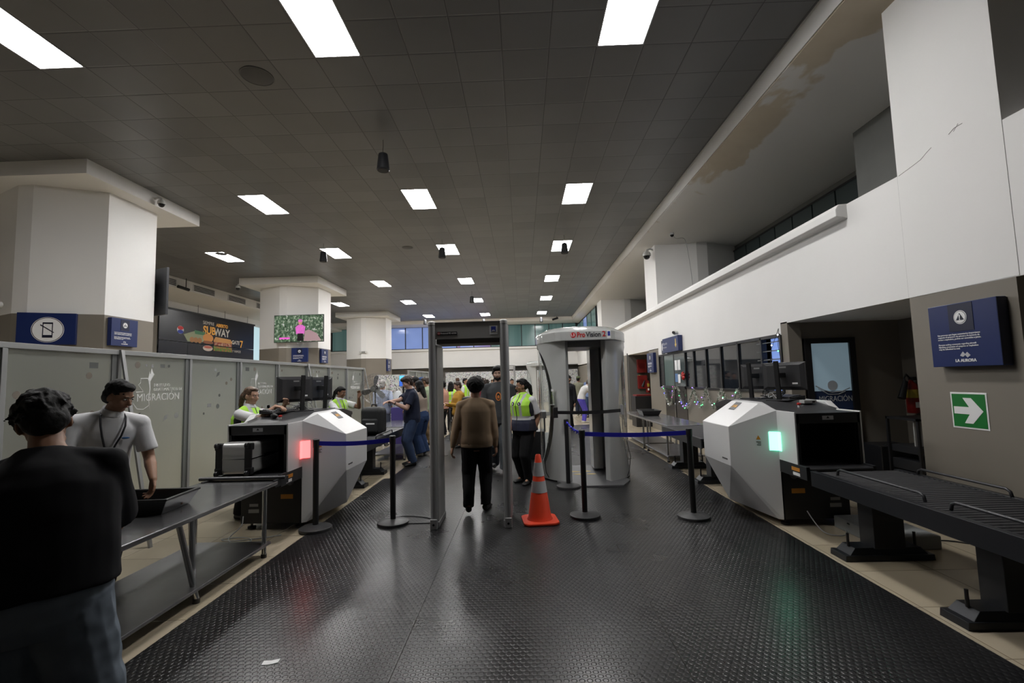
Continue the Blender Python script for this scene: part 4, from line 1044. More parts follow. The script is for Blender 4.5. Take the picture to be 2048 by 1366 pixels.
text('lettering', 'SUB', .50, am, t, (-.30, -.004, 4.26), FACE_CAM, bold=.014); text('lettering', 'WAY', .50, wh, t, (.62, -.004, 4.24), FACE_CAM, bold=.014)
text('lettering', 'GATE', .26, wh, t, (1.72, -.004, 3.86), FACE_CAM, bold=.006); text('numeral', '7', .50, am, t, (2.2, -.004, 3.80), FACE_CAM, bold=.01); text('lettering', 'Y VAMOS', .17, wh, t, (1.8, -.004, 3.42), FACE_CAM, bold=.004)
def blob(n, cx, cz, rx, rz2, m, d=-.004): return MB().lathe([(0, 0), (1, 0), (1, .004), (0, .004)], n=28).build(n, m, t, loc=(cx, d, cz), rot=(R(90), 0, 0))
def oval(n, cx, cz, rx, rz2, col, d):
    o = MB().lathe([(0, 0), (1, 0), (1, .004), (0, .004)], n=28, sx=rx, sy=rz2).build(n, mat('ad_'+n+str(int(col[0]*100)), col, .5, emis=col, es=.2), t, loc=(cx, d, cz), rot=(R(90), 0, 0)); return o
oval('bun', -.38, 3.92, .36, .20, (.62, .26, .07), -.004); oval('patty', -.38, 3.72, .36, .07, (.25, .09, .04), -.008); oval('sauce_bowl', -.38, 3.45, .34, .13, (.55, .45, .38), -.004); oval('sauce', -.38, 3.50, .28, .06, (.45, .12, .08), -.009)
MB().prism([(.02, 3.86), (.15, 4.02), (1.3, 3.98), (1.42, 3.86), (1.4, 3.78), (.02, 3.78)], 'y', -.006, -.002).build('sandwich_bread', mat('ad_bread', (.55, .27, .09), .5, emis=(.55, .27, .09), es=.2), t)
ham, nt, b = _new('ad_filling'); g = NG(nt); vec, x, y, z = g.xyz(); n1 = g.n('ShaderNodeTexNoise'); n1.inputs['Scale'].default_value = 7; g.l(vec, n1.inputs['Vector'])
g.l(g.mix(g.m('MULTIPLY', g.m('SUBTRACT', n1.outputs['Fac'], .42), 6, clamp=True), (.35, .05, .03), (.65, .42, .28)), b.inputs['Base Color'])
grn, nt, b = _new('ad_salad'); g = NG(nt); vec, x, y, z = g.xyz(); n1 = g.n('ShaderNodeTexNoise'); n1.inputs['Scale'].default_value = 8; g.l(vec, n1.inputs['Vector'])
g.l(g.mix(g.m('MULTIPLY', g.m('SUBTRACT', n1.outputs['Fac'], .42), 6, clamp=True), (.12, .3, .05), (.5, .2, .08)), b.inputs['Base Color'])
MB().box(.05, 1.4, -.006, -.002, 3.62, 3.78).build('ham_filling', ham, t); MB().box(.02, 1.42, -.006, -.002, 3.36, 3.58).build('salad_filling', grn, t)
MB().prism([(-1.95, 3.95), (-1.3, 4.15), (-.75, 4.12), (-.6, 3.9), (-.7, 3.7), (-1.7, 3.66)], 'y', -.006, -.002).build('wrapper', mat('ad_wrapper', (.45, .5, .32), .5), t)
MB().prism([(-1.3, 4.2), (-.55, 4.16), (-.7, 4.02), (-1.25, 4.03)], 'y', -.009, -.0065).build('green_box', mat('ad_green', (.1, .3, .16), .5), t)
for q in range(3): oval('biscuit', -1.45+q*.25, 3.76, .14, .12, (.38, .18, .07), -.011-.002*q)
oval('drink_disc', -2.15, 4.12, .20, .17, (.6, .6, .62), -.004); oval('drink_red', -2.15, 4.20, .17, .08, (.5, .03, .03), -.009); oval('drink_blue', -2.15, 4.04, .17, .08, (.03, .05, .3), -.0095)
for q in range(4):
    t2 = MB().cyl((-14.43, 18.7+q*1.9, 4.98), (-14.43, 18.7+q*1.9, 5.35), .008, n=6).build('hanger_wire', blackm, t); t2.matrix_parent_inverse = Matrix.Rotation(-R(90), 4, 'Z') @ Matrix.Translation((14.42, -21.67, 0))

# ------------------------------------------------------------------ ceiling fittings
def pendant(x, y, label, proto=[None]):
    if proto[0] is None:
        t = thing('pendant_speaker', label, 'speaker', (x, y, H), 0, 'pendant speakers'); proto[0] = t
        MB().lathe([(0, -.25), (.06, -.25), (.078, -.262), (.084, -.29), (.108, -.52), (.112, -.54), (.10, -.555), (0, -.56)], n=28).build('housing', mat('speaker_charcoal', (.018, .019, .022), .5), t, smooth='auto')
        MB().lathe([(0, -.562), (.095, -.562), (.098, -.556), (0, -.556)], n=28).build('grille', mat('speaker_mesh', (.008, .008, .01), .6), t)
        MB().tube([(0, 0, 0), (.004, 0, -.1), (-.003, 0, -.18), (0, 0, -.255)], .004, 6).build('cord', cable_m, t)
    else: dup(proto[0], (x, y, H), 0, label)
for x, y, lb in ((-2.318, 7.89, 'nearest and largest'), (-5.88, 13.8, 'left of three in the second row'), (-2.29, 13.8, 'middle of three in the second row'), (1.37, 13.75, 'right of three in the second row'), (-2.28, 22.1, 'single one between the far ceiling lights'), (-6.15, 30.0, 'left of the last row'), (-2.4, 30.5, 'middle of the last row'), (1.35, 30.5, 'right of the last row')):
    pendant(x, y, 'black pendant speaker hanging from the dark ceiling, '+lb)
for x, y, r2, lb in ((-3.52, 6.07, .20, 'round dark grey ceiling speaker flush in a tile, the large near one'), (-3.5, 14.5, .16, 'small round ceiling speaker flush in a tile in mid hall'), (-9.47, 14.5, .16, 'small round ceiling speaker between the first two pillars')):
    t = thing('ceiling_speaker', lb, 'speaker', (x, y, H-.002)); MB().lathe([(0, -.012), (r2*.9, -.012), (r2, -.006), (r2, 0), (0, 0)], n=32).build('grille', mat('ceiling_speaker_grey', (.04, .04, .042), .5), t, smooth='auto'); MB().lathe([(r2, -.009), (r2+.012, -.006), (r2+.012, 0), (r2, 0)], n=32, ring=True).build('rim', mat('ceiling_speaker_rim', (.07, .07, .07), .5), t)
def dome_cam(x, y, z, label, s=1.0, big=False, arm=None, name='security_camera'):
    t = thing(name, label, 'security camera', (x, y, z))
    MB().lathe([(0, .09*s), (.06*s, .085*s), (.08*s, .05*s), (.082*s, 0), (.0, 0)], n=24).build('housing', ivory, t, smooth='auto')
    MB().lathe([(0, -.075*s), (.03*s, -.068*s), (.055*s, -.045*s), (.068*s, 0), (0, 0)], n=24).build('dome', mat('dome_smoke', (.01, .01, .012), .06), t, smooth='auto')
    if arm: MB().tube([(0, 0, .085*s), (0, 0, .13*s), tuple(a*.5+(0, 0, .15*s)[i] for i, a in enumerate(arm)), (arm[0], arm[1], arm[2]+.12*s)], .02*s, 8).build('bracket', ivory, t, smooth=True)
    return t
dome_cam(-7.70, 9.75, 5.62, 'white dome security camera on the rim of the nearest pillar capital', .95, arm=(-.165, 0, 0))
dome_cam(-11.05, 18.0, 5.50, 'white dome security camera at the left rim of the second pillar capital', 1.1, arm=(.1, 0.1, .0))
dome_cam(3.86, 14.0, 5.22, 'large white dome security camera on the gallery pillar at the right', 1.45, arm=(.2, 0, 0))
dome_cam(4.15, 12.5, 5.39, 'small dome security camera on the plaster soffit trailing a cable', .75)
cable('camera_cable', [(4.2, 12.55, 5.40), (4.3, 12.7, 5.33), (4.55, 12.72, 5.38), (4.62, 12.76, 5.2), (4.70, 12.74, 4.4), (4.72, 12.74, 3.7)], .006, cable_g, 'thin grey cable running from the small dome camera down the gallery pillar')
t = thing('security_camera', 'small white turret camera on the bulkhead above the gold arrow sign', 'security camera', (3.98, 12.2, 2.72))
MB().ell((0, 0, 0), (.06, .06, .06)).build('ball', ivory, t, smooth=True); MB().cyl((-.03, -.03, 0), (-.062, -.045, 0), .035, n=16).build('lens', black, t); MB().cyl((.03, 0, 0), (.07, 0, 0), .05, n=16).build('mount', ivory, t)
t = thing('security_camera', 'dark bullet camera hanging under the far edge of the ceiling', 'security camera', (2.4, 32.1, 5.72))
MB().cyl((-.22, 0, -.08), (.18, 0, .04), .07, n=14).build('barrel', black, t); MB().cyl((.1, 0, 0), (.1, 0, .15), .02, n=8).build('mount', black, t)
t = thing('security_camera', 'dark bullet camera on the far bulkhead seen through the body scanner', 'security camera', (1.5, 33.82, 3.6))
MB().cyl((-.3, 0, -.18), (.15, 0, .06), .06, n=14).build('barrel', dgrey, t); MB().cyl((.1, 0, 0), (.1, .16, 0), .03, n=8).build('mount', dgrey, t)
t = thing('security_camera', 'black bullet camera hanging by the white air beam on the left', 'security camera', (-12.9, 17.6, 5.5))
MB().cyl((-.05, -.25, 0), (0, .25, -.04), .06, n=12).build('barrel', black, t); MB().cyl((0, .1, 0), (0, .1, .37), .015, n=8).build('mount', black, t)
def emer(loc, rz, label):
    t = thing('emergency_light', label, 'emergency light', loc, rz)
    MB().box(-.13, .13, -.06, 0, -.06, .06).build('body', mat('emergency_grey', (.5, .5, .48), .4), t, bevel=.01)
    mb = MB(); 
    for q in range(4): mb.box(-.1, .1, -.063, -.06, -.04+q*.022, -.03+q*.022)
    mb.build('grille_slots', dgrey, t)
    for sx in (-1, 1): MB().cyl((sx*.17, -.03, .0), (sx*.19, -.1, -.01), .055, .065, n=16).build('lamp_head', ivory, t)
emer((-9.75, 8.52, 3.27), math.atan2(-.48, 1.05), 'twin-head emergency light on the nearest left pillar at the photo edge')
emer((-9.40, 27.80, 3.5), 0, 'twin-head emergency light on the front of the third left pillar')

# ------------------------------------------------------------------ counter windows on the right wall
wn7 = sthing('window_7')
gl_d = mat('dark_reflective_glass', (.012, .016, .022), .04, spec=.9); mull = [13.93, 13.48, 11.73, 11.15, 10.40, 9.63, 8.86, 8.0, 7.40]
fr = MB()
fr.box(4.03, 4.13, 7.40, 13.95, 2.17, 2.22).box(4.03, 4.13, 7.40, 11.73, 1.29, 1.33)
for y in mull: fr.box(4.03, 4.12, y-.025, y+.025, 1.30, 2.2)
fr.build('window_frame', black, wn7)
for a, c in zip(mull[2:-1], mull[3:-0] if False else mull[3:]):
    if c < 7.9: continue
    MB().box(4.06, 4.07, c+.025, a-.025, 1.33, 2.17).build('pane', gl_d, wn7)
MB().box(4.06, 4.08, 13.505, 13.905, 1.2, 2.17).build('shutter', black, wn7)
for q in range(9): MB().box(4.045, 4.06, 13.52, 13.89, 1.26+q*.1, 1.27+q*.1).build('shutter_slat', dgrey, wn7)
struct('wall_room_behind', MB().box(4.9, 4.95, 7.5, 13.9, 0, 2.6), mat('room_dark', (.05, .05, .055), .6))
# last bay with louvres and a lit room behind
MB().box(4.2, 4.21, 7.43, 7.98, 1.32, 2.18).build('lit_panel', mat('blue_lit_room', (.2, .3, .55), .4, emis=(.22, .34, .75), es=.9), wn7)
text('window_lettering', 'MIGRACIÓN', .085, mat('navy_print', (.01, .03, .2), .4), wn7, (4.198, 7.68, 1.66), FACE_L, bold=.003)
for q in range(6): MB().hexa([(4.05, 7.43, 1.40+q*.14), (4.16, 7.43, 1.42+q*.14), (4.16, 8.17, 1.42+q*.14), (4.05, 8.17, 1.40+q*.14), (4.05, 7.43, 1.412+q*.14), (4.16, 7.43, 1.432+q*.14), (4.16, 8.17, 1.432+q*.14), (4.05, 8.17, 1.412+q*.14)]).build('louvre', mat('louvre_grey', (.15, .16, .16), .2), wn7)
# glazed double door in the counter wall
dr = sthing('door_1')
MB().box(4.035, 4.05, 11.75, 12.58, .02, 1.27).build('lower_leaf', mat('bronze_door', (.055, .05, .045), .22, .6), dr); MB().box(4.035, 4.05, 12.63, 13.46, .02, 1.27).build('lower_leaf', mat('bronze_door', (.055, .05, .045), .22, .6), dr)
MB().box(4.0, 4.05, 11.75, 13.46, 1.27, 1.34).build('counter_rail', black, dr); MB().box(4.02, 4.05, 12.585, 12.625, .02, 1.27).build('centre_strip', chrome, dr)
teal = mat('teal_glass', (.10, .15, .145), .1)
MB().box(4.04, 4.05, 12.63, 13.44, 1.34, 2.17).build('glass', teal, dr); MB().box(4.04, 4.05, 11.78, 12.6, 1.34, 2.17).build('glass', mat('dim_glass', (.06, .08, .085), .08), dr)
MB().box(4.036, 4.05, 12.58, 12.63, 1.34, 2.17).build('mullion', black, dr)
for y, z, w, h2, c in ((12.42, 1.88, .2, .26, 0), (12.18, 1.88, .2, .26, 0), (12.42, 1.55, .22, .22, 1), (12.22, 1.53, .18, .22, 0)):
    o = MB().box(4.034, 4.036, y-w/2, y+w/2, z-h2/2, z+h2/2).build('notice', white_s if c == 0 else mat('blue_notice', (.1, .2, .4), .5), None)
    tag(o, {(12.42, 1.88): 'white notice taped on the glazed door, upper left', (12.18, 1.88): 'white notice taped on the glazed door, upper right', (12.42, 1.55): 'blue notice taped low on the glazed door', (12.22, 1.53): 'white notice taped on the door beside the blue one'}[(y, z)], 'notice')
t = thing('red_bow', 'red ribbon bow fixed on the counter door glass', 'bow', (4.0, 11.82, 1.60), 0)
for q in range(7):
    a = q*PI*2/7; MB().ell((0, .075*math.cos(a), .06*math.sin(a)), (.02, .06, .025), Euler((a, 0, 0)).to_matrix(), 8, 6).build('loop', red, t, smooth=True)
# alcove door
dr = sthing('door_2')
fr = MB(); fr.box(4.29, 4.38, 7.19, 7.26, 0, 2.12).box(4.95, 5.04, 7.19, 7.26, 0, 2.12).box(4.38, 4.95, 7.19, 7.26, 2.04, 2.12).box(4.38, 4.95, 7.19, 7.26, 0, .12); fr.build('door_frame', black, dr)
MB().box(4.38, 4.95, 7.22, 7.23, 1.32, 2.04).build('glass', mat('pale_door_glass', (.25, .34, .38), .25, emis=(.30, .42, .5), es=.30), dr)
MB().box(4.38, 4.95, 7.22, 7.23, .12, 1.32).build('glass_lower', mat('navy_door_glass', (.02, .035, .09), .2), dr)
text('door_lettering', 'MIGRACIÓN', .115, mat('emblem_dim', (.42, .45, .48), .5), dr, (4.70, 7.215, 1.20), FACE_CAM, bold=.0015, sx=.78)
d0 = MB().lathe([(.0, 0), (.075, 0), (.075, .002), (0, .002)], n=28).build('emblem_disc', mat('emblem_dim', (.42, .45, .48), .5), dr, loc=(4.67, 7.218, 1.40), rot=(R(90), 0, 0))
MB().tube([(4.42, 7.216, 1.40), (4.52, 7.216, 1.34), (4.65, 7.216, 1.30), (4.8, 7.216, 1.31), (4.92, 7.216, 1.36)], .008, 6).tube([(4.45, 7.216, 1.36), (4.6, 7.216, 1.27), (4.75, 7.216, 1.27), (4.85, 7.216, 1.31)], .006, 6).build('emblem_wave', mat('emblem_dim', (.42, .45, .48), .5), dr)
# extinguishers and cabinets
def extinguisher(loc, label, s=1.0, rz=0):
    t = thing('fire_extinguisher', label, 'fire extinguisher', loc, rz)
    MB().lathe([(0, 0), (.07, 0), (.078, .02), (.078, .36), (.06, .42), (.03, .45), (.02, .48), (0, .48)], n=20).xf(Matrix.Scale(s, 4)).build('cylinder', mat('extinguisher_red', (.22, .010, .008), .35), t, smooth='auto')
    MB().lathe([(.0788, .22), (.0795, .22), (.0795, .34), (.0788, .34)], n=20, ring=True).xf(Matrix.Scale(s, 4)).build('yellow_label', mat('label_yellow', (.5, .38, .05), .5), t)
    MB().box(-.03, .03, -.0825, -.079, .08, .16).xf(Matrix.Scale(s, 4)).build('white_label', white_s, t)
    MB().box(-.015, .03, -.06, .03, .47, .52).xf(Matrix.Scale(s, 4)).build('valve', black, t)
    MB().tube([(0, 0, .49), (-.08, -.02, .56), (-.13, -.04, .5), (-.12, -.05, .42)], .012, 8).xf(Matrix.Scale(s, 4)).build('hose', black, t, smooth=True); MB().cyl((-.12, -.05, .46), (-.22, -.08, .22), .03, .05, n=14).xf(Matrix.Scale(s, 4)).build('horn', black, t)
extinguisher((5.66, 7.0, .98), 'red fire extinguisher with a black horn on the alcove wall behind the right scanner')
extinguisher((4.72, 17.9, 1.0), 'red fire extinguisher in the passage between the piers', 1.0)
for z, n2 in ((1.75, 'upper'), (1.15, 'lower')):
    t = thing('hose_cabinet', 'red fire cabinet in the right passage, the %s one' % n2, 'fire cabinet', (4.55, 17.95, z)); MB().box(-.2, .15, -.12, 0, 0, .5).build('body', red_dk, t, bevel=.01); MB().box(-.12, .07, -.125, -.12, .15, .35).build('door_pane', mat('cabinet_dark', (.15, .01, .01), .3), t)
t = thing('passage_console', 'black console with a red top standing in the right passage', 'console', (3.62, 15.3, 0))
MB().box(0, .75, 0, .6, 0, .98).build('cabinet', black, t, bevel=.01); MB().box(.05, .6, .05, .55, .98, 1.02).build('top_tray', red_dk, t)
o = MB().box(4.43, 4.47, 17.97, 17.99, 1.30, 1.66).build('door_handle_strip', mat('strip_yellow', (.5, .5, .05), .5, emis=(.5, .5, .05), es=.5)); tag(o, 'small glowing yellow strip on the passage wall beside the fire cabinets', 'safety strip')
# equipment rack in the alcove
t = thing('equipment_rack', 'open black equipment rack with a small violet display beside the taupe pier', 'rack', (4.98, 6.12, 0))
mb = MB()
for x in (0, .46):
    for y in (0, .5): mb.box(x, x+.03, y, y+.03, 0, .98)
mb.box(0, .49, 0, .53, .95, .98).box(0, .49, 0, .53, 0, .04); mb.build('rack_frame', black, t)
for z, hh in ((.12, .1), (.30, .13), (.52, .09)): MB().box(.03, .46, .0, .5, z, z+hh).build('rack_unit', dgrey, t, bevel=.003)
MB().box(.08, .16, -.004, 0, .345, .385).build('display', mat('violet_display', (.2, .1, .8), .3, emis=(.35, .2, 1), es=3), t)
MB().box(.05, .4, .12, .14, .62, .94).build('white_panel', mat('dull_white', (.32, .32, .31), .5), t)
t = thing('amplifier_case', 'low black equipment case on the floor of the alcove behind the conveyor', 'equipment case', (4.94, 6.72, 0))
MB().box(0, .5, 0, .45, 0, .56).build('body', black, t, bevel=.01); MB().tube([(.1, .1, .56), (.2, .05, .59), (.3, .1, .58), (.4, .2, .56)], .006, 6).build('cable', cable_m, t, smooth=True)
t = thing('concrete_curb', 'low pale concrete curb on the floor under the roller conveyor', 'curb', (3.21, 4.42, 0))
MB().box(0, .5, 0, .70, 0, .12).build('curb_block', mat('pale_concrete', (.24, .25, .25), .7, var=.1), t, bevel=.01)

# garland
gm = mat('tinsel', (.16, .22, .14), .3, .3)
gm2 = mat('tinsel_pale', (.85, .84, .80), .35, .1)
t = thing('tinsel_garland', 'sparkling tinsel garland with coloured lights swagged along the counter wall', 'garland', (3.98, 0, 0))
sw = [(13.45, 1.31), (13.2, 1.0), (12.95, .82), (12.75, .92), (12.5, 1.3), (12.2, 1.3), (12.0, 1.0), (11.8, .86), (11.6, .84), (11.35, 1.05), (11.1, 1.29), (10.9, 1.05), (10.72, .9), (10.55, 1.0), (10.36, 1.31), (10.15, 1.05), (9.97, .90), (9.78, 1.05), (9.54, 1.31), (9.35, 1.1), (9.18, .98), (9.05, 1.1), (8.84, 1.32), (8.68, 1.12), (8.6, 1.0)]
rg = random.Random(5); mb = MB(); mb2 = MB(); bulbs = []
for (a, za), (c, zc) in zip(sw, sw[1:]):
    L = math.hypot(c-a, zc-za); n = max(3, int(L/.028))
    for i in range(n):
        q = i/n; y = a+(c-a)*q; z = za+(zc-za)*q
        for k5 in range(15):
            d = V((rg.uniform(-1, .6), rg.uniform(-1, 1), rg.uniform(-1, 1))).normalized(); L2 = rg.uniform(.025, .06); w = d.cross(V((rg.random(), rg.random(), rg.random()))).normalized()*.010
            p = V((0, y, z)); (mb if rg.random() < .4 else mb2)._add([p-w, p+w, p+d*L2], [(0, 1, 2)])
        if rg.random() < .15: bulbs.append((y, z))
mb.build('foil_strand', gm, t, merge=False); mb2.build('foil_strand_pale', gm2, t, merge=False)
bc = [mat('bulb_'+n2, c, .3, emis=c, es=es) for n2, c, es in (('violet', (.3, .15, 1), 4), ('green', (.15, 1, .35), 3), ('blue', (.12, .15, 1), 4), ('white', (.9, .9, 1), 3), ('magenta', (.9, .1, .6), 2))]
pb = [MB().ell((0, 0, 0), (.011, .011, .011), None, 8, 6).build('bulb', m_, t, smooth=True) for m_ in bc]
for i, (y, z) in enumerate(bulbs[:90]):
    loc = (rg.uniform(-.06, -.02), y+rg.uniform(-.04, .04), z+rg.uniform(-.05, .05)); k6 = rg.choice((0, 0, 1, 1, 2, 3, 4))
    if i < 5: pb[i].location = loc
    else:
        c = pb[k6].copy(); C.objects.link(c); c.parent = t; c.location = loc
t = thing('light_string', 'string of small violet lights hanging at the corner of the counter windows', 'string lights', (4.0, 7.35, 2.3))
MB().tube([(0, 0, 0), (-.01, .03, -.25), (0, .0, -.5), (-.01, .03, -.8), (0, -.02, -1.05)], .004, 5).tube([(0, 0, 0), (0, .25, -.3), (0, .4, -.9), (0, .5, -1.2)], .004, 5).build('wire', cable_m, t)
for q, (y, z) in enumerate(((0, -.1), (.02, -.35), (0, -.55), (.2, -.25), (.32, -.55), (.4, -.85), (.0, -.9))): MB().ell((-.02, y, z), (.012, .012, .012), None, 8, 6).build('bulb', bc[q % 2 if q % 3 else 3], t, smooth=True)

# ------------------------------------------------------------------ fan, bags and small things on the left
t = thing('pedestal_fan', 'large pedestal fan with a wire cage and dark blades behind the left conveyor', 'fan', (-3.42, 10.9, 0))
mb = MB(); mb.lathe([(0, 0), (.25, 0), (.25, .03), (.05, .06), (0, .06)], n=24); mb.build('base', black, t, smooth='auto')
MB().cyl((0, 0, .05), (0, 0, 1.5), .018, n=12).build('pole', chrome, t)
MB().cyl((0, -.02, 1.5), (0, .22, 1.5), .085, .06, n=20).build('motor', black, t)
cg = MB()
wire = mat('cage_wire', (.30, .30, .30), .3, .8)
for yy2, rr2 in ((-.15, .12), (-.13, .22), (-.10, .30), (-.03, .345), (.05, .345), (.1, .3)):
    cg.tube([(rr2*math.cos(a*PI/18), yy2, 1.5+rr2*math.sin(a*PI/18)) for a in range(37)], .003, 5, cap=False)
for q in range(28):
    a = q*PI/14; cg.tube([(.05*math.cos(a), -.155, 1.5+.05*math.sin(a)), (.22*math.cos(a), -.13, 1.5+.22*math.sin(a)), (.345*math.cos(a), -.03, 1.5+.345*math.sin(a)), (.345*math.cos(a), .05, 1.5+.345*math.sin(a)), (.12*math.cos(a), .15, 1.5+.12*math.sin(a))], .0018, 4, cap=False)
cg.build('cage', wire, t, merge=False)
MB().cyl((0, -.17, 1.5), (0, -.15, 1.5), .06, n=18).build('cage_badge', chrome, t)
for q in range(3):
    a = R(75+120*q); mb = MB(); e1 = V((math.cos(a), 0, math.sin(a))); e2 = V((-math.sin(a), 0, math.cos(a)))
    vs = []
    for u, w2, tw in ((.05, .03, .01), (.15, .07, .03), (.25, .08, .03), (.31, .045, .02)): vs += [V((0, -.05, 1.5))+e1*u-e2*w2*.5+V((0, -tw, 0)), V((0, -.05, 1.5))+e1*u+e2*w2+V((0, tw, 0))]
    mb._add(vs, [(0, 1, 3, 2), (2, 3, 5, 4), (4, 5, 7, 6)]); o = mb.build('blade', mat('blade_grey', (.13, .135, .14), .35), t); m_ = o.modifiers.new('s', 'SOLIDIFY'); m_.thickness = .006
bag = mat('bag_black', (.014, .015, .016), .6, bump=(40, .1, .003))
t = thing('backpack', 'bulky black backpack with a white tag standing on the left outlet conveyor', 'backpack', (-2.70, 8.55, .70), R(-8))
MB().box(-.22, .20, -.14, .14, 0, .50).build('main_body', bag, t, bevel=.09, seg=5); MB().box(-.16, .14, -.20, -.12, .05, .30).build('front_pocket', bag, t, bevel=.04, seg=4)
MB().box(-.06, .10, -.205, -.20, .20, .225).build('white_tag', white_s, t); MB().tube([(-.05, 0, .49), (-.04, 0, .54), (.04, 0, .54), (.05, 0, .49)], .012, 8).build('top_handle', black, t, smooth=True)
t = thing('black_bag', 'low black bag with silver fittings lying on the left conveyor beside the backpack', 'bag', (-2.84, 7.86, .70), R(12))
MB().box(-.22, .22, -.18, .18, 0, .17).build('body', bag, t, bevel=.05, seg=4); MB().tube([(-.15, -.1, .17), (-.1, 0, .2), (.1, .05, .2), (.16, .12, .18)], .01, 6).build('strap', chrome, t)
t = thing('handheld_detector', 'yellow handheld device standing on the end of the left conveyor', 'handheld device', (-3.03, 7.6, .70))
MB().box(-.045, .045, -.03, .03, 0.02, .24).build('body', mat('device_yellow', (.75, .5, .03), .4), t, bevel=.01); MB().box(-.03, .03, -.033, -.03, .12, .2).build('display', black, t); MB().box(-.05, .05, -.04, .04, 0, .02).build('stand', black, t)
t = thing('bottle_display', 'white and violet bottle display standing behind the man in the navy T-shirt', 'display stand', (-3.2, 11.95, 0))
MB().box(-.15, .15, 0, .3, 0, 1.0).build('cabinet', mat('violet_print', (.08, .06, .25), .4), t, bevel=.01); MB().lathe([(0, 1.0), (.12, 1.0), (.13, 1.05), (.13, 1.3), (.05, 1.42), (0, 1.42)], (0, .15, 0), 18).build('bottle', mat('bottle_white', (.6, .62, .65), .2), t, smooth='auto')
# ------------------------------------------------------------------ people
from mathutils import noise as mnoise
import numpy as np
def solid(prims, vox, smooth=3, disp=0.0, dscale=9.0, dz=1.0, sm_f=.5):
    bm = bmesh.new()
    def addmesh(vs, fs):
        v = [bm.verts.new(p) for p in vs]
        for f in fs:
            try: bm.faces.new([v[i] for i in f])
            except ValueError: pass
    def ringf(c, M, rx, ry, n=20): return [c+M@V((rx*math.cos(2*PI*i/n), ry*math.sin(2*PI*i/n), 0)) for i in range(n)]
    for p in prims:
        k = p[0]
        if k == 'ell':
            c, rad, M = V(p[1]), p[2], p[3] if len(p) > 3 else Matrix.Identity(3); n, m_ = 18, 12; vs = [c+M@V((0, 0, rad[2]))]; fs = []
            for j in range(1, m_):
                ph = PI*j/m_
                for i in range(n):
                    t = 2*PI*i/n; vs.append(c+M@V((rad[0]*math.sin(ph)*math.cos(t), rad[1]*math.sin(ph)*math.sin(t), rad[2]*math.cos(ph))))
            vs.append(c-M@V((0, 0, rad[2]))); L = len(vs)-1
            for i in range(n): fs.append((0, 1+i, 1+(i+1) % n)); fs.append((L, 1+(m_-2)*n+(i+1) % n, 1+(m_-2)*n+i))
            for j in range(m_-2):
                for i in range(n): fs.append((1+j*n+i, 1+(j+1)*n+i, 1+(j+1)*n+(i+1) % n, 1+j*n+(i+1) % n))
            addmesh(vs, fs)
        elif k in ('cap', 'fru'):
            a, b2, r1, r2 = V(p[1]), V(p[2]), p[3], p[4]; fl = p[5] if len(p) > 5 else 1.0
            d = (b2-a); L = d.length
            if L < 1e-5: continue
            d.normalize(); ref = V((0, 1, 0)) if abs(d.y) < .8 else V((1, 0, 0)); u = d.cross(ref).normalized(); w = d.cross(u); M = Matrix((u, w, d)).transposed()
            secs = []
            if k == 'cap':
                for q in (.99, .8, .5, .2): secs.append((a-d*r1*q, r1*math.sqrt(1-q*q)))
            secs.append((a, r1)); secs.append((a*.5+b2*.5, (r1+r2)/2)); secs.append((b2, r2))
            if k == 'cap':
                for q in (.2, .5, .8, .99): secs.append((b2+d*r2*q, r2*math.sqrt(1-q*q)))
            n = 14; vs = []
            for c, r in secs: vs += ringf(c, M, r, r*fl, n)
            fs = [tuple(range(n-1, -1, -1)), tuple(range((len(secs)-1)*n, len(secs)*n))]
            for j in range(len(secs)-1):
                for i in range(n): fs.append((j*n+i, j*n+(i+1) % n, (j+1)*n+(i+1) % n, (j+1)*n+i))
            addmesh(vs, fs)
        elif k == 'loft':
            n = 24; vs = []; S = p[1]
            for c, rx, ry, M in S: vs += ringf(V(c), M, rx, ry, n)
            fs = [tuple(range(n-1, -1, -1)), tuple(range((len(S)-1)*n, len(S)*n))]
            for j in range(len(S)-1):
                for i in range(n): fs.append((j*n+i, j*n+(i+1) % n, (j+1)*n+(i+1) % n, (j+1)*n+i))
            addmesh(vs, fs)
    bmesh.ops.recalc_face_normals(bm, faces=bm.faces)
    me = bpy.data.meshes.new('tmp'); bm.to_mesh(me); bm.free()
    o = bpy.data.objects.new('tmp', me)
    r = o.modifiers.new('r', 'REMESH'); r.mode = 'VOXEL'; r.voxel_size = vox; r.use_smooth_shade = True
    if smooth: s_ = o.modifiers.new('s', 'SMOOTH'); s_.factor = sm_f; s_.iterations = smooth
    out = evaluated(o); bpy.data.meshes.remove(me)
    if disp:
        nv = len(out.vertices); co = np.empty(nv*3, 'f'); no = np.empty(nv*3, 'f')
        out.vertices.foreach_get('co', co); out.vertices.foreach_get('normal', no); co = co.reshape(-1, 3); no = no.reshape(-1, 3)
        am = np.array([mnoise.noise((x*dscale, y*dscale, z*dscale*dz))+.5*mnoise.noise((x*dscale*2.3+7, y*dscale*2.3, z*dscale*2.3*dz)) for x, y, z in co.tolist()], 'f')
        out.vertices.foreach_set('co', (co+no*(disp*am)[:, None]).ravel()); out.update()
    for p in out.polygons: p.use_smooth = True
    return out
def ik(a, t, l1, l2, pole):
    d = t-a; L = d.length; L2 = min(L, (l1+l2)*.998); d.normalize(); t = a+d*L2
    x = (l1*l1-l2*l2+L2*L2)/(2*L2); h = math.sqrt(max(l1*l1-x*x, 0)); pn = pole-d*pole.dot(d)
    if pn.length < 1e-4: pn = V((0, -1, 0))
    return a+d*x+pn.normalized()*h, t
def rx(a): return Matrix.Rotation(a, 3, 'X')
def ry_(a): return Matrix.Rotation(a, 3, 'Y')
def rz_(a): return Matrix.Rotation(a, 3, 'Z')

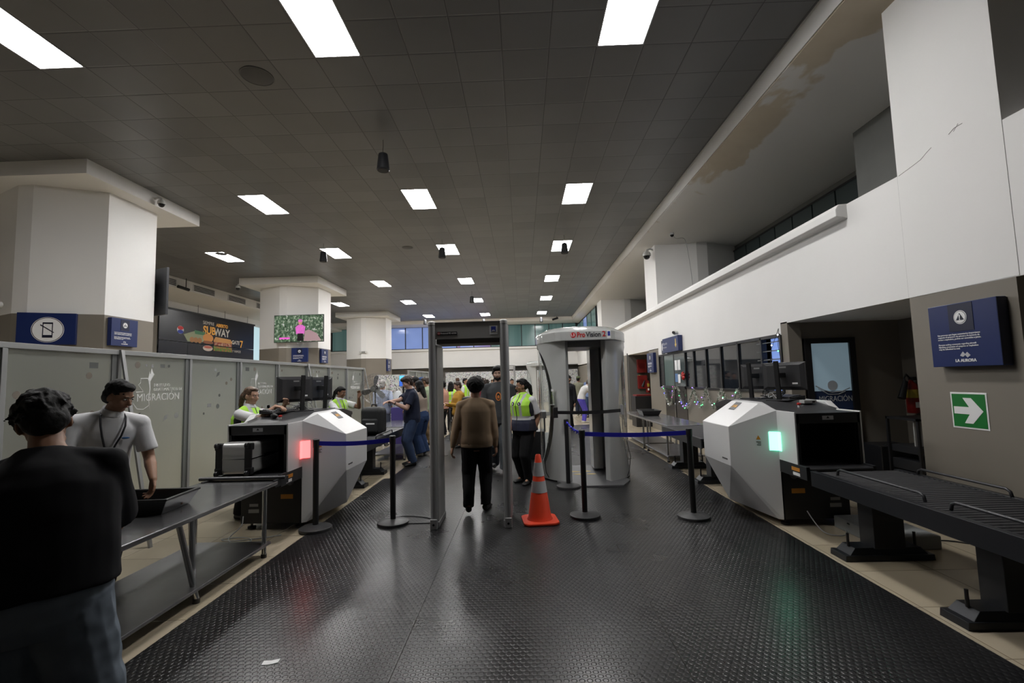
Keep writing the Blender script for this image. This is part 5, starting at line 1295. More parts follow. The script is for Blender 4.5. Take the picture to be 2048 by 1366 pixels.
SK = [mat('skin_%d' % i, c, .5, bump=(60, .04, .001), spec=.35) for i, c in enumerate(((.44, .26, .18), (.33, .18, .115), (.24, .125, .08), (.50, .31, .24)))]
hair_b = mat('hair_black', (.004, .0035, .0035), .6, bump=(90, .6, .004), spec=.25); hair_br = mat('hair_brown', (.035, .02, .013), .45, bump=(45, .5, .006)); hair_w = mat('hair_grey', (.40, .38, .36), .6, bump=(45, .4, .005)); hair_hl = mat('hair_highlighted', (.09, .05, .028), .45, var=.6, vscale=30, bump=(45, .5, .006))
eye_w = mat('eye_white', (.6, .58, .56), .25); eye_d = mat('eye_dark', (.01, .008, .007), .15); lip = mat('lip', (.33, .13, .10), .5)
def cloth(n, c, r=.85, **k): return mat(n, c, r, bump=(120, .12, .002), spec=.2, **k)
denim = cloth('denim_blue', (.035, .055, .11), var=.2, vscale=6); denim_l = cloth('denim_light', (.16, .19, .23), var=.12, vscale=5); black_c = cloth('black_cloth', (.010, .010, .012)); trouser_b = cloth('black_trousers', (.008, .008, .009))
shoe_b = mat('black_shoe', (.012, .012, .012), .4); shoe_w = mat('pale_shoe', (.5, .49, .46), .5); shoe_g = mat('grey_shoe', (.14, .14, .14), .5)

def person(label, loc, face, H=1.7, g=1.0, lean=0, slean=0, twist=0, hip=(0, 0, 0), feet=None, hands=None, poles=(None, None), hdir=(None, None), head=(0, 0, 0), top=None, bottom=None, shoes=None, hair=None, skin=1, vox=.008, vest=None, facial=True, beard=None, brow=True, collar=None, ground=0.0095, female=False, shw=1.0):
    t = thing('person', label, 'person', (loc[0], loc[1], ground), R(face-90))
    inv = (Matrix.Translation((loc[0], loc[1], ground)) @ Matrix.Rotation(R(face-90), 4, 'Z')).inverted()
    sk = SK[skin] if isinstance(skin, int) else skin
    def W(p): return inv @ V(p)
    P = V((hip[0], hip[1], .52*H+hip[2]))
    def fr_(k): return rz_(R(twist)*k) @ ry_(R(slean)*k) @ rx(-R(lean)*k)
    # spine points
    hs = [(-.075, 0), (-.03, 0), (.0, .1), (.05, .25), (.10, .45), (.16, .65), (.22, .85), (.26, 1), (.29, 1), (.315, 1), (.335, 1)]
    pos = {}; c = P.copy(); prev = 0
    Mz = fr_(0)
    seq = []
    c = P+V((0, 0, -.075*H)); last = -.075
    for h, k in hs:
        M = fr_(k); c = c+M@V((0, 0, (h-last)*H)); last = h; seq.append((h, c.copy(), M))
    def at(h):
        for (h0, c0, M0), (h1, c1, M1) in zip(seq, seq[1:]):
            if h <= h1: q = (h-h0)/(h1-h0); return c0.lerp(c1, q), M1
        h1, c1, M1 = seq[-1]; return c1+M1@V((0, 0, (h-h1)*H)), M1
    fx = 1.0 if not female else .95
    prof = {-.075: (.060, .05), -.03: (.094, .068), .0: (.098, .072), .05: (.090, .066), .10: (.083, .062), .16: (.088, .064), .22: (.100, .068), .26: (.093, .062), .275: (.082, .057), .29: (.067, .050), .315: (.046, .041), .335: (.036, .036)}
    if female: prof[.0] = (.104, .074); prof[.22] = (.092, .076); prof[.26] = (.090, .060); prof[.10] = (.076, .058)
    def sect(h, infl=0.0, gg=1.0):
        ks = sorted(prof); 
        for a, b2 in zip(ks, ks[1:]):
            if h <= b2: q = max(0, (h-a)/(b2-a)); r1 = prof[a][0]*(1-q)+prof[b2][0]*q; r2 = prof[a][1]*(1-q)+prof[b2][1]*q; break
        else: r1, r2 = prof[ks[-1]]
        c, M = at(h); w_ = min(1, max(0, (h-.17)/.145)); gx = g*(1-w_)+(1+(g-1)*.3)*w_
        gy = 1+(gx-1)*1.5
        return (c, (r1*gx+infl)*H, (r2*gy+infl)*H, M)
    N, MN = at(.335)
    Mh = MN @ rx(R(lean)*.6) @ rz_(R(head[0])) @ rx(-R(head[1])) @ ry_(R(head[2]))
    def hp(x, y, z): return N+Mh@V((x*H, y*H, z*H))
    # arms
    shx = .108*shw*(1+(g-1)*.4)*(.93 if female else 1)
    Sh = []; El = []; Wr = []; HD = []
    for s_, i in ((-1, 0), (1, 1)):
        c, M = at(.266); S = c+M@V((s_*shx*H, 0, 0))
        tgt = hands[i] if hands and hands[i] is not None else None
        if tgt is None: tg = c+fr_(.3)@V((s_*(shx+.035)*H, .02*H, -.315*H))
        else: tg = W(tgt) if len(tgt) == 3 else V(tgt[:3])*H
        pole = poles[i]; pole = V(pole) if pole is not None else V((s_*.35, -1, -.2))
        e, w_ = ik(S, tg, .172*H, .148*H, pole); Sh.append(S); El.append(e); Wr.append(w_)
        hd = (w_-e).normalized()
        if hdir[i] is not None: hd = V(hdir[i]).normalized()
        HD.append(hd)
    # legs
    Hj = []; Kn = []; An = []; FD = []
    ft = feet or ((-.075, 0, 0, 8), (.075, 0, 0, 8))
    for s_, i in ((-1, 0), (1, 1)):
        hj = P+V((s_*.050*H, 0, -.015*H)); f = ft[i]; an = V((f[0]*1.0, f[1], .048*H+f[2])); pt = f[4] if len(f) > 4 else 0
        yawf = R(f[3])*(-s_)
        fd = (rz_(yawf) @ rx(R(-pt))) @ V((0, 1, 0))
        k_, a_ = ik(hj, an, .243*H, .232*H, V((s_*.12, 1, 0))); Hj.append(hj); Kn.append(k_); An.append(a_); FD.append((fd, rz_(yawf) @ rx(R(-pt))))
    # ---- body
    B = [('loft', [sect(h, -.006) for h in (-.075, -.03, 0, .05, .10, .16, .22, .26, .275, .29, .315, .335)])]
    hb = N+MN@V((0, -.004*H, -.02*H)); B.append(('cap', hb, hp(0, .004, .045), .034*H, .031*H))
    B += [('ell', hp(0, -.004, .083), (.0435*H, .055*H, .052*H), Mh), ('ell', hp(0, .012, .052), (.0365*H, .040*H, .046*H), Mh), ('ell', hp(0, .034, .018), (.017*H, .013*H, .013*H), Mh), ('cap', hp(-.022, .012, .022), hp(0, .034, .016), .012*H, .012*H), ('cap', hp(.022, .012, .022), hp(0, .034, .016), .012*H, .012*H),
          ('cap', hp(0, .050, .072), hp(0, .061, .052), .0045*H, .0082*H), ('ell', hp(0, .055, .049), (.0095*H, .006*H, .0055*H), Mh), ('cap', hp(-.018, .044, .082), hp(.018, .044, .082), .008*H, .008*H),
          ('ell', hp(-.023, .036, .055), (.012*H, .012*H, .012*H), Mh), ('ell', hp(.023, .036, .055), (.012*H, .012*H, .012*H), Mh), ('ell', hp(0, .047, .035), (.012*H, .007*H, .007*H), Mh)]
    for s_ in (-1, 1): B.append(('ell', hp(s_*.0445, -.002, .060), (.005*H, .012*H, .018*H), Mh @ rz_(R(s_*20))))
    for i in (0, 1):
        s_ = -1 if i == 0 else 1; ga = 1+(g-1)*.6
        B += [('cap', Sh[i], El[i], .0305*H*ga, .0235*H*ga), ('ell', Sh[i].lerp(El[i], .4), (.031*H*ga, .031*H*ga, .05*H), Matrix.Identity(3)) if False else ('cap', Sh[i].lerp(El[i], .25), Sh[i].lerp(El[i], .6), .030*H*ga, .028*H*ga), ('cap', El[i], El[i].lerp(Wr[i], .35), .0235*H*ga, .0245*H*ga), ('cap', El[i].lerp(Wr[i], .35), Wr[i], .024*H*ga, .0155*H)]
        B += [('cap', at(.295)[0]+at(.295)[1]@V((s_*.035*H, -.004*H, 0)), Sh[i], .026*H, .029*H)]
        # hand
        hd = HD[i]; inw = V((-s_, 0.15, 0)); inw = inw-hd*inw.dot(hd)
        if inw.length < .2: inw = V((0, 0, -1))-hd*V((0, 0, -1)).dot(hd)
        if abs(hd.z) < .5: inw = V((0, 0, -1))-hd*V((0, 0, -1)).dot(hd)
        inw.normalize(); wd_ = hd.cross(inw).normalized()
        fwd = V((0, 1, 0)) if abs(hd.z) > .5 else V((-s_, 0, 0))
        if wd_.dot(fwd) < 0: wd_ = -wd_
        Mp = Matrix((wd_, inw, hd)).transposed(); w0 = Wr[i]
        B.append(('loft', [(w0, .016*H, .012*H, Mp), (w0+hd*.015*H, .021*H, .0115*H, Mp), (w0+hd*.040*H, .0245*H, .0105*H, Mp), (w0+hd*.053*H, .022*H, .0085*H, Mp)]))
        for q, (o_, ln) in enumerate(((.0175, .040), (.006, .046), (-.0055, .042), (-.0165, .033))):
            cur = .35+.12*q; b0 = w0+hd*.050*H+wd_*o_*H; d1 = (hd*math.cos(cur)+inw*math.sin(cur)).normalized(); d2 = (hd*math.cos(cur*2.3)+inw*math.sin(cur*2.3)).normalized()
            m1 = b0+d1*ln*.5*H; B += [('cap', b0, m1, .0053*H, .005*H), ('cap', m1, m1+d2*ln*.48*H, .005*H, .0043*H)]
        tb = w0+hd*.014*H+wd_*.016*H; tm = tb+(hd*.7+wd_*.75+inw*.25).normalized()*.024*H; B += [('cap', tb, tm, .0075*H, .006*H), ('cap', tm, tm+(hd*.95+wd_*.2+inw*.3).normalized()*.022*H, .0058*H, .0046*H)]
    gl_ = 1+(g-1)*.6
    for i in (0, 1):
        B += [('cap', Hj[i], Kn[i], .052*H*gl_, .032*H*gl_), ('cap', Kn[i], Kn[i].lerp(An[i], .3), .031*H, .032*H*gl_), ('cap', Kn[i].lerp(An[i], .3), An[i], .032*H*gl_, .019*H), ('cap', An[i], An[i]+FD[i][0]*.05*H-V((0, 0, .018*H)), .018*H, .014*H)]
    me = solid(B, vox, 2)
    body = bpy.data.objects.new('body', me); C.objects.link(body); me.materials.clear(); me.materials.append(sk); body.parent = t
    def part(name, prims, m, vx=None, sm=4, disp=0.0, ds=9, dz=1, parent=None):
        me = solid(prims, vx or vox, sm, disp, ds, dz); o = bpy.data.objects.new(name, me); C.objects.link(o)
        me.materials.clear(); me.materials.append(m); o.parent = parent or t; return o
    # ---- trousers
    bo = bottom or {}; bm_ = bo.get('m', denim); kind = bo.get('kind', 'straight')
    kr, cr3, ex = {'slim': (.040, .030, .006), 'straight': (.050, .040, .009), 'wide': (.062, .070, .010), 'loose': (.062, .052, .016), 'skirtwide': (.075, .09, .012)}[kind]
    hemz = bo.get('hem', .012)
    Lg = [('loft', [sect(h, ex) for h in (-.065, -.03, 0, .035)]+[sect(bo.get('rise', .055), ex-.002)])]
    for i in (0, 1):
        en = An[i]+(An[i]-Kn[i]).normalized()*hemz*H
        mid = Kn[i].lerp(An[i], .45)
        Lg += [('cap', Hj[i]+V((0, 0, -.01*H)), Kn[i], (.056+ex)*H*gl_, kr*H*gl_), ('cap', Kn[i], mid, kr*H*gl_, (kr*.45+cr3*.55)*H), ('fru', mid, en, (kr*.45+cr3*.55)*H, cr3*H)]
    part('trousers', Lg, bm_, sm=4, disp=bo.get('disp', .006), ds=8, dz=1.0)
    # ---- shoes
    for i in (0, 1):
        fd, Mf = FD[i]; a = An[i]; dn = Mf@V((0, 0, -1)); base = a+dn*.030*H
        part('shoe', [('loft', [(base+fd*q*H+dn*zz*H, w_*H, h_*H, Mf@rx(R(-90))) for q, w_, h_, zz in ((-.035, .012, .012, .0), (-.028, .022, .022, -.004), (.0, .024, .026, -.006), (.04, .026, .021, -.001), (.075, .029, .0155, .002), (.098, .024, .012, .005), (.108, .012, .008, .007))])], shoes or shoe_b, sm=2)
    # ---- top
    if top:
        tm_ = top['m']; lo = top.get('loose', .012); hem = top.get('hem', -.04); neck = top.get('neck', .325); gg_ = top.get('flare', 0.0)
        hsx = [h for h in (-.075, -.03, 0, .05, .10, .16, .22, .26, .275, .29, .315) if h > hem+.01 and h < neck-.004]
        secs = []
        for h in [hem]+hsx+[neck]:
            f = lo*(1-.7*min(1, max(0, (h-.20)/.12)))
            c_, a_, b_, M_ = sect(max(h, -.03) if h < -.03 else h, f); c_, M_ = at(h) if h >= -.07 else (at(-.07)[0]+at(-.07)[1]@V((0, 0, (h+.07)*H)), at(-.07)[1])
            if h < .20 and lo > .012: a_ = max(a_, (.088+lo)*H*g); b_ = max(b_, (.068+lo)*H*g)
            a_ += gg_*H*max(0, .2-h); b_ += gg_*H*max(0, .2-h); secs.append((c_, a_, b_, M_))
        Tp = [('loft', secs)]
        sl = top.get('sleeve', 'short'); sr = top.get('sr', .036)
        for i in (0, 1):
            s_ = -1 if i == 0 else 1; c_, M_ = at(.295); Tp.append(('cap', c_+M_@V((s_*.038*H, -.004*H, .002*H)), Sh[i], .029*H, min(sr, .040)*H))
            if sl == 'short': e = Sh[i].lerp(El[i], top.get('slen', .68)); Tp.append(('fru', Sh[i], e, min(sr, .038)*H, (sr+.002)*H)); Tp.append(('ell', Sh[i], (min(sr, .040)*H,)*3))
            elif sl == 'long':
                Tp += [('cap', Sh[i], El[i], min(sr, .036)*H, (sr-.006)*H), ('cap', El[i], El[i].lerp(Wr[i], .5), (sr-.006)*H, (sr-.009)*H), ('fru', El[i].lerp(Wr[i], .5), Wr[i]+(Wr[i]-El[i]).normalized()*.004*H, (sr-.009)*H, .0185*H)]
        o = part(top.get('name', 'shirt'), Tp, tm_, sm=top.get('sm', int(18*(.008/vox)**2)), disp=top.get('disp', .006), ds=top.get('ds', 7), dz=top.get('dz', .8))
        if top.get('rib'):
            c_, a_, b_, M_ = secs[0]; c2, M2 = at(hem+.025)
            part('waistband', [('loft', [(c_, a_+.002, b_+.002, M_), (c2, a_+.001, b_+.001, M2)])], top['rib'], sm=1)
    if collar:
        c0, M0 = at(.318); c1, M1 = at(.345)
        part('collar', [('loft', [(c0+M0@V((0, .002*H, 0)), .046*H, .046*H, M0), (c0+M0@V((0, 0, .010*H)), .043*H, .044*H, M0), (c0+M0@V((0, -.006*H, .026*H)), .037*H, .039*H, M0)])], collar, sm=1)
    if vest:
        vs_ = [sect(h, .020) for h in (vest.get('hem', -.01), .05, .10, .16, .22, .26)]
        if vest.get('flare'): vs_ = [(c_, a_*1.06, b_*1.10, M_) for c_, a_, b_, M_ in vs_]
        vs_ += [sect(.29, .012), sect(.318, .006)]
        part('vest', [('loft', vs_)]+[('cap', at(.295)[0]+at(.295)[1]@V((s_*.040*H, 0, .004*H)), at(.27)[0]+at(.27)[1]@V((s_*.085*H, 0, .002*H)), .034*H, .040*H) for s_ in (-1, 1)], vest['m'], sm=3, disp=.003)
    # ---- head details
    def hpart(name, prims, m, vx, sm=1, disp=0, ds=30): return part(name, prims, m, vx=vx, sm=sm, disp=disp, ds=ds)
    if facial:
        for s_ in (-1, 1):
            e = MB().ell(hp(s_*.0178, .0462, .0715), (.0078*H, .0066*H, .0036*H), Mh, 12, 8).build('eye', eye_w, t, smooth=True); MB().ell(hp(s_*.0178, .0512, .0715), (.0040*H, .0030*H, .0034*H), Mh, 10, 6).build('iris', eye_d, e, smooth=True)
            MB().tube([hp(s_*.008, .0530, .0815), hp(s_*.017, .0530, .0845), hp(s_*.028, .0465, .0815)], [.0016*H, .0022*H, .0010*H], 6).build('eyebrow', hair[1] if hair and hair[1] is not hair_w else hair_b, t, smooth=True)
        MB().tube([hp(-.0125, .0500, .0350), hp(-.005, .0545, .0362), hp(.005, .0545, .0362), hp(.0125, .0500, .0350)], [.0012*H, .0030*H, .0030*H, .0012*H], 8).build('lips', lip, t, smooth=True)
    if beard:
        hpart('beard', [('ell', hp(0, .016, .028), (.036*H, .034*H, .022*H), Mh), ('ell', hp(0, .036, .018), (.020*H, .017*H, .015*H), Mh), ('cap', hp(-.038, .004, .05), hp(-.028, .02, .028), .006*H, .01*H), ('cap', hp(.038, .004, .05), hp(.028, .02, .028), .006*H, .01*H), ('cap', hp(-.012, .051, .0425), hp(.012, .051, .0425), .003*H, .003*H)], beard, min(vox, .006), 1)
    if hair:
        st, hm = hair[0], hair[1]; vx = min(vox, .009)
        if st == 'short': Hr = [('ell', hp(0, -.012, .092), (.0475*H, .056*H, .053*H), Mh), ('ell', hp(0, -.030, .062), (.043*H, .036*H, .045*H), Mh), ('ell', hp(0, .022, .121), (.033*H, .030*H, .020*H), Mh)]; dsp = .006
        elif st == 'fringe': Hr = [('ell', hp(0, -.012, .093), (.051*H, .060*H, .056*H), Mh), ('ell', hp(0, -.032, .060), (.046*H, .036*H, .048*H), Mh), ('ell', hp(.005, .030, .118), (.040*H, .034*H, .026*H), Mh), ('cap', hp(-.044, .010, .085), hp(-.046, .004, .06), .008*H, .006*H), ('cap', hp(.044, .010, .085), hp(.046, .004, .06), .008*H, .006*H)]; dsp = .009
        elif st == 'round': Hr = [('ell', hp(0, -.012, .090), (.067*H, .068*H, .064*H), Mh), ('ell', hp(0, -.026, .062), (.056*H, .042*H, .040*H), Mh)]; dsp = .005
        elif st == 'curly': Hr = [('ell', hp(0, -.010, .092), (.066*H, .066*H, .058*H), Mh), ('ell', hp(0, -.034, .045), (.072*H, .045*H, .075*H), Mh)]; dsp = .022
        elif st == 'pony':
            Hr = [('ell', hp(0, -.010, .090), (.0465*H, .055*H, .051*H), Mh), ('ell', hp(0, -.028, .066), (.042*H, .036*H, .040*H), Mh), ('ell', hp(0, .015, .118), (.036*H, .034*H, .018*H), Mh), ('cap', hp(0, -.058, .082), hp(0, -.076, .050), .020*H, .022*H), ('cap', hp(0, -.076, .050), hp(0, -.080, -.02), .021*H, .016*H), ('cap', hp(0, -.080, -.02), hp(0, -.075, -.07), .015*H, .007*H)]; dsp = .005
        elif st == 'long': Hr = [('ell', hp(0, -.010, .092), (.051*H, .060*H, .054*H), Mh), ('loft', [(hp(0, -.038, -.17), .025*H, .012*H, Mh), (hp(0, -.045, -.12), .050*H, .020*H, Mh), (hp(0, -.042, -.04), .062*H, .028*H, Mh), (hp(0, -.030, .04), .058*H, .040*H, Mh), (hp(0, -.02, .08), .050*H, .045*H, Mh)]), ('cap', hp(-.046, .012, .08), hp(-.052, .005, .0), .012*H, .014*H), ('cap', hp(.046, .012, .08), hp(.052, .005, .0), .012*H, .014*H)]; dsp = .006
        elif st == 'bald': Hr = [('ell', hp(0, -.030, .066), (.0465*H, .036*H, .030*H), Mh), ('ell', hp(0, -.022, .100), (.040*H, .040*H, .036*H), Mh)]; dsp = .004
        if st in ('fringe', 'curly', 'short', 'round') and vox < .010:
            rh = random.Random(len(label)); k9 = {'fringe': 150, 'curly': 200, 'short': 0, 'round': 160}[st]; e0 = Hr[0]; c0_ = V(e0[1]); rd = e0[2]
            for q in range(k9):
                u = V((rh.gauss(0, 1), rh.gauss(0, 1)-.25, abs(rh.gauss(0, 1))-.25)).normalized()
                if u.y > .30 and u.z < .62: continue
                b0 = c0_+Mh@V((u.x*rd[0]*.97, u.y*rd[1]*.97, u.z*rd[2]*.97))
                tg = Mh@(V((u.x, u.y, u.z))*.35+V((rh.uniform(-.5, .5), rh.uniform(-.3, .9), -.75)) if st != 'curly' else V((u.x, u.y, u.z))+V((rh.uniform(-.6, .6), rh.uniform(-.6, .6), rh.uniform(-.8, .3)))); tg.normalize()
                ln = rh.uniform(.012, .026) if st != 'curly' else rh.uniform(.012, .03)
                if st == 'short': ln *= .5
                if st == 'round': ln *= .55
                Hr.append(('cap', b0, b0+tg*ln*H, .0050*H, .0022*H))
        hpart('hair', Hr, hm, vx, 1, dsp*.5 if st in ('fringe', 'round') else dsp, 26 if st != 'curly' else 18)
        if len(hair) > 2 and hair[2] == 'cap':
            hpart('cap', [('ell', hp(0, -.008, .104), (.052*H, .062*H, .044*H), Mh), ('loft', [(hp(0, .045, .105), .040*H, .010*H, Mh@rx(R(-90))), (hp(0, .085, .100), .036*H, .006*H, Mh@rx(R(-90))), (hp(0, .100, .097), .020*H, .004*H, Mh@rx(R(-90)))])], hair[3], vx, 1)
        if len(hair) > 2 and hair[2] == 'hat':
            hpart('hat', [('loft', [(hp(0, 0, .112), .095*H, .105*H, Mh), (hp(0, 0, .118), .095*H, .105*H, Mh)]), ('loft', [(hp(0, 0, .115), .050*H, .058*H, Mh), (hp(0, 0, .165), .042*H, .050*H, Mh)])], hair[3], vx, 1)
    t['_j'] = 0; del t['_j']
    info = dict(t=t, Wr=Wr, El=El, Sh=Sh, HD=HD, hp=hp, at=at, H=H, N=N, MN=MN, Mh=Mh, sect=sect, part=part, An=An, Kn=Kn, P=P)
    return info
def watch(p, i, m=black):
    w = p['Wr'][i]; d = (p['Wr'][i]-p['El'][i]).normalized(); H_ = p['H']; c = w-d*.012*H_
    p['part']('wrist_watch', [('fru', c-d*.008, c+d*.008, .0185*H_, .018*H_), ('ell', c+V((-1 if i == 0 else 1, 0, .3)).normalized()*.018*H_, (.012, .012, .012))], m, vx=.004, sm=1)

# hi-vis vests: colour by height and by distance from the centre line (printed panels)
def vest_mat(name, z_navy, z_b0, z_b1, sx0=.055, sx1=.095, zip_=True):
    m, nt, b = _new(name); g = NG(nt); vec, x, y, z = g.xyz()
    neon = (.42, .78, .06); silver = (.45, .46, .46); nv = (.012, .015, .04)
    ax = g.m('ABSOLUTE', x)
    vert = g.m('MULTIPLY', g.m('GREATER_THAN', ax, sx0), g.m('LESS_THAN', ax, sx1))
    band = g.m('MULTIPLY', g.m('GREATER_THAN', z, z_b0), g.m('LESS_THAN', z, z_b1))
    col = g.mix(vert, neon, silver); col = g.mix(band, col, silver)
    if z_navy: col = g.mix(g.m('LESS_THAN', z, z_navy), col, nv)
    if zip_: col = g.mix(g.m('MULTIPLY', g.m('LESS_THAN', ax, .008), g.m('GREATER_THAN', y, 0)), col, (.01, .01, .015))
    edge = g.m('GREATER_THAN', ax, .188); col = g.mix(edge, col, (.01, .01, .02))
    g.l(col, b.inputs['Base Color']); b.inputs['Roughness'].default_value = .6; MATS[name] = m
    return m

# 1. man in black shirt, nearest the viewer
person('man seen from behind in a big black T-shirt and light jeans leaning over the table', (-1.77, 1.74), 112, H=1.665, g=1.12, lean=20, slean=-9, head=(24, 26, -4), skin=1, vox=.006, shw=1.06,
       hands=((-.10, .27, .60, 1), (.03, .26, .60, 1)), poles=((-.2, -.1, -1), (.12, -.1, -1)), top=dict(m=black_c, loose=.034, sleeve='short', sr=.050, slen=.95, hem=.015, disp=.012, ds=5), bottom=dict(m=denim_l, kind='loose', disp=.012), shoes=shoe_b, hair=('fringe', hair_b), feet=((-.12, 0, 0, 10), (.12, .02, 0, 10)), facial=True, ground=.0095)
# 2. young man in a white polo
polo = cloth('white_polo', (.70, .70, .72))
p = person('young man in a white polo shirt and lanyard with one hand in the black tray', (-3.50, 3.86), -36, H=1.76, g=1.02, lean=27, slean=-5, head=(38, 12, 0), skin=1, vox=.006, shw=1.1,
       hands=((-3.04, 3.86, .89), (-3.58, 3.45, .82)), hdir=((.1, .1, -1), None), top=dict(m=polo, loose=.020, sleeve='short', sr=.042, slen=.78, hem=-.02, neck=.322, name='polo_shirt'), bottom=dict(m=trouser_b, kind='straight'), shoes=shoe_b, hair=('short', hair_b), collar=polo, ground=0.0)
c0, M0 = p['at'](.325); c1, M1 = p['at'](.14); H_ = p['H']
fr1 = lambda h, x, y: (lambda cm: cm[0]+cm[1]@V((x*H_, y*H_, 0)))(p['at'](h))
mb = MB()
for s_ in (-1, 1): mb.sweep([fr1(.322, s_*.035, .02), fr1(.305, s_*.043, .060), fr1(.26, s_*.034, .090), fr1(.20, s_*.018, .096), fr1(.13, s_*.003, .100)], .0, .0) if False else mb.tube([fr1(.325, s_*.038, -.01), fr1(.318, s_*.046, .035), fr1(.29, s_*.044, .070), fr1(.25, s_*.034, .090), fr1(.20, s_*.020, .096), fr1(.13, s_*.004, .103)], .0075, 6)
mb.build('lanyard', mat('lanyard_black', (.02, .02, .025), .6), p['t'], smooth=True)
MB().ell(fr1(.235, -.055, .082), (.028, .006, .009), M1, 10, 6).build('shirt_badge', mat('badge_blue', (.05, .15, .35), .5), p['t'], smooth=True)
# 3. seated/standing operator behind the left scanner
v1 = vest_mat('vest_neon', None, .98, 1.03)
p = person('woman in a green vest with a highlighted ponytail typing on the left scanner', (-3.54, 5.96), -4, H=1.64, g=1.12, lean=10, head=(-6, 4, 0), skin=0, vox=.007, female=True,
       hands=((-3.10, 6.10, 1.38), (-3.08, 5.84, 1.37)), poles=((-.6, -.3, -1), (.6, -.3, -1)), hdir=(None, (0, 1, -.15)), top=dict(m=polo, loose=.012, sleeve='short', sr=.040, slen=.7, hem=-.03), bottom=dict(m=trouser_b, kind='straight'), hair=('pony', hair_hl), vest=dict(m=v1), collar=polo, ground=0)
# 4. second operator
person('woman in a green vest raising a hand to her face beside the partition', (-3.55, 9.0), -25, H=1.60, g=1.08, lean=8, head=(12, 14, 0), skin=2, vox=.008, female=True,
       hands=((-3.14, 9.0, 1.36), (-3.2, 8.5, .9)), poles=((-.8, .4, -1), None), hdir=((-.2, .0, 1), None), top=dict(m=polo, loose=.012, sleeve='short', sr=.040, slen=.7), bottom=dict(m=trouser_b), hair=('pony', hair_b), vest=dict(m=v1), collar=polo, ground=0)
# 5. walking man in brown
brown = cloth('brown_sweater', (.30, .215, .14), .9)
p = person('man seen from behind in a brown sweater walking through the metal detector', (-.60, 6.0), 92, H=1.655, g=1.13, lean=2, head=(4, 4, 0), skin=1, vox=.006,
       feet=((-.10, -.16, .035, 6, -32), (.10, .04, 0, 14)), hands=((-.91, 5.98, .74), (-.36, 6.06, .76)), top=dict(m=brown, loose=.014, sleeve='long', sr=.040, hem=-.045, rib=brown, name='sweater', disp=.007), bottom=dict(m=trouser_b, kind='straight'), shoes=shoe_b, hair=('round', hair_b))
# 6. bearded man
char_c = cloth('charcoal_tee', (.055, .058, .062))
p = person('tall bearded man in a dark grey T-shirt with an orange print', (-.44, 8.5), -86, H=1.87, g=1.02, lean=1, head=(-4, 2, 0), skin=3, vox=.007, shw=1.1,
       feet=((-.09, .12, 0, 8), (.10, -.18, .03, 8, -20)), top=dict(m=char_c, loose=.028, sleeve='short', sr=.044, slen=.95, hem=-.07), bottom=dict(m=cloth('grey_denim', (.09, .10, .11), var=.2), kind='loose'), shoes=shoe_g, hair=('fringe', hair_b), beard=hair_b)
pr = MB(); c0, M0 = p['at'](.19); yy3 = p['sect'](.19, .028)[2]+.006
for q in range(16):
    a, b2 = 2*PI*q/16, 2*PI*(q+1)/16; r1 = .062 if q % 2 else .054
    pr._add([c0+M0@V((.05*math.cos(a)*1.0, yy3, .078*math.sin(a))), c0+M0@V((.05*math.cos(b2), yy3, .078*math.sin(b2))), c0+M0@V((.032*math.cos(b2), yy3+.002, .058*math.sin(b2))), c0+M0@V((.032*math.cos(a), yy3+.002, .058*math.sin(a)))], [(0, 1, 2, 3)])
pr.ell(c0+M0@V((0, yy3-.002, -.01)), (.022, .004, .03), M0, 8, 6)
pr.build('shirt_print', mat('print_orange', (.6, .2, .05), .6), p['t'])
# 7. guard right
v2 = vest_mat('vest_neon_navy', .985, .985, 1.045)
p = person('guard woman in a green and navy vest standing by the metal detector', (.005, 7.5), 232, H=1.635, g=1.20, lean=0, head=(-38, 8, 0), skin=1, vox=.006, female=True,
       feet=((-.08, .02, 0, 10), (.10, -.06, 0, 14)), hands=((.16, 7.40, .80), (-.22, 7.42, .82)), top=dict(m=polo, loose=.014, sleeve='short', sr=.044, slen=.8, hem=0), bottom=dict(m=trouser_b, kind='straight'), shoes=shoe_b, hair=('pony', hair_b), vest=dict(m=v2, hem=-.02, flare=1), collar=mat('vest_collar', (.42, .78, .06), .6))
watch(p, 0)
for x in (-.05, .05):
    c0, M0 = p['at'](.235); y0 = p['sect'](.235, .022)[2]*1.08
    MB().cyl(c0+M0@V((x*1.15, y0-.004, 0)), c0+M0@V((x*1.2, y0+.006, 0)), .028, n=18).build('round_patch', mat('patch_navy', (.02, .025, .06), .5), p['t']); MB().prism([(-.016, -.004), (-.002, -.018), (.012, -.006), (.004, .004), (.014, .016), (-.006, .012)], 'y', 0, .004).xf(Matrix.Translation(c0+M0@V((x*1.17, y0+.006, 0)))).build('patch_centre', white_s, p['t'])
# 8. navy T-shirt man
navy_c = cloth('navy_tee', (.016, .02, .04))
p = person('man in a navy T-shirt and dark jeans opening the black backpack', (-2.20, 9.35), 205, H=1.76, g=1.04, lean=5, head=(4, 22, 0), skin=3, vox=.008,
       hands=((-2.46, 9.0, 1.24), (-2.58, 9.05, 1.26)), poles=((-.4, -1, -1), (.4, -1, -1)), top=dict(m=navy_c, loose=.018, sleeve='short', sr=.042, slen=.75, hem=-.05), bottom=dict(m=denim, kind='straight'), shoes=shoe_b, hair=('fringe', hair_br), ground=.0095)
watch(p, 0)
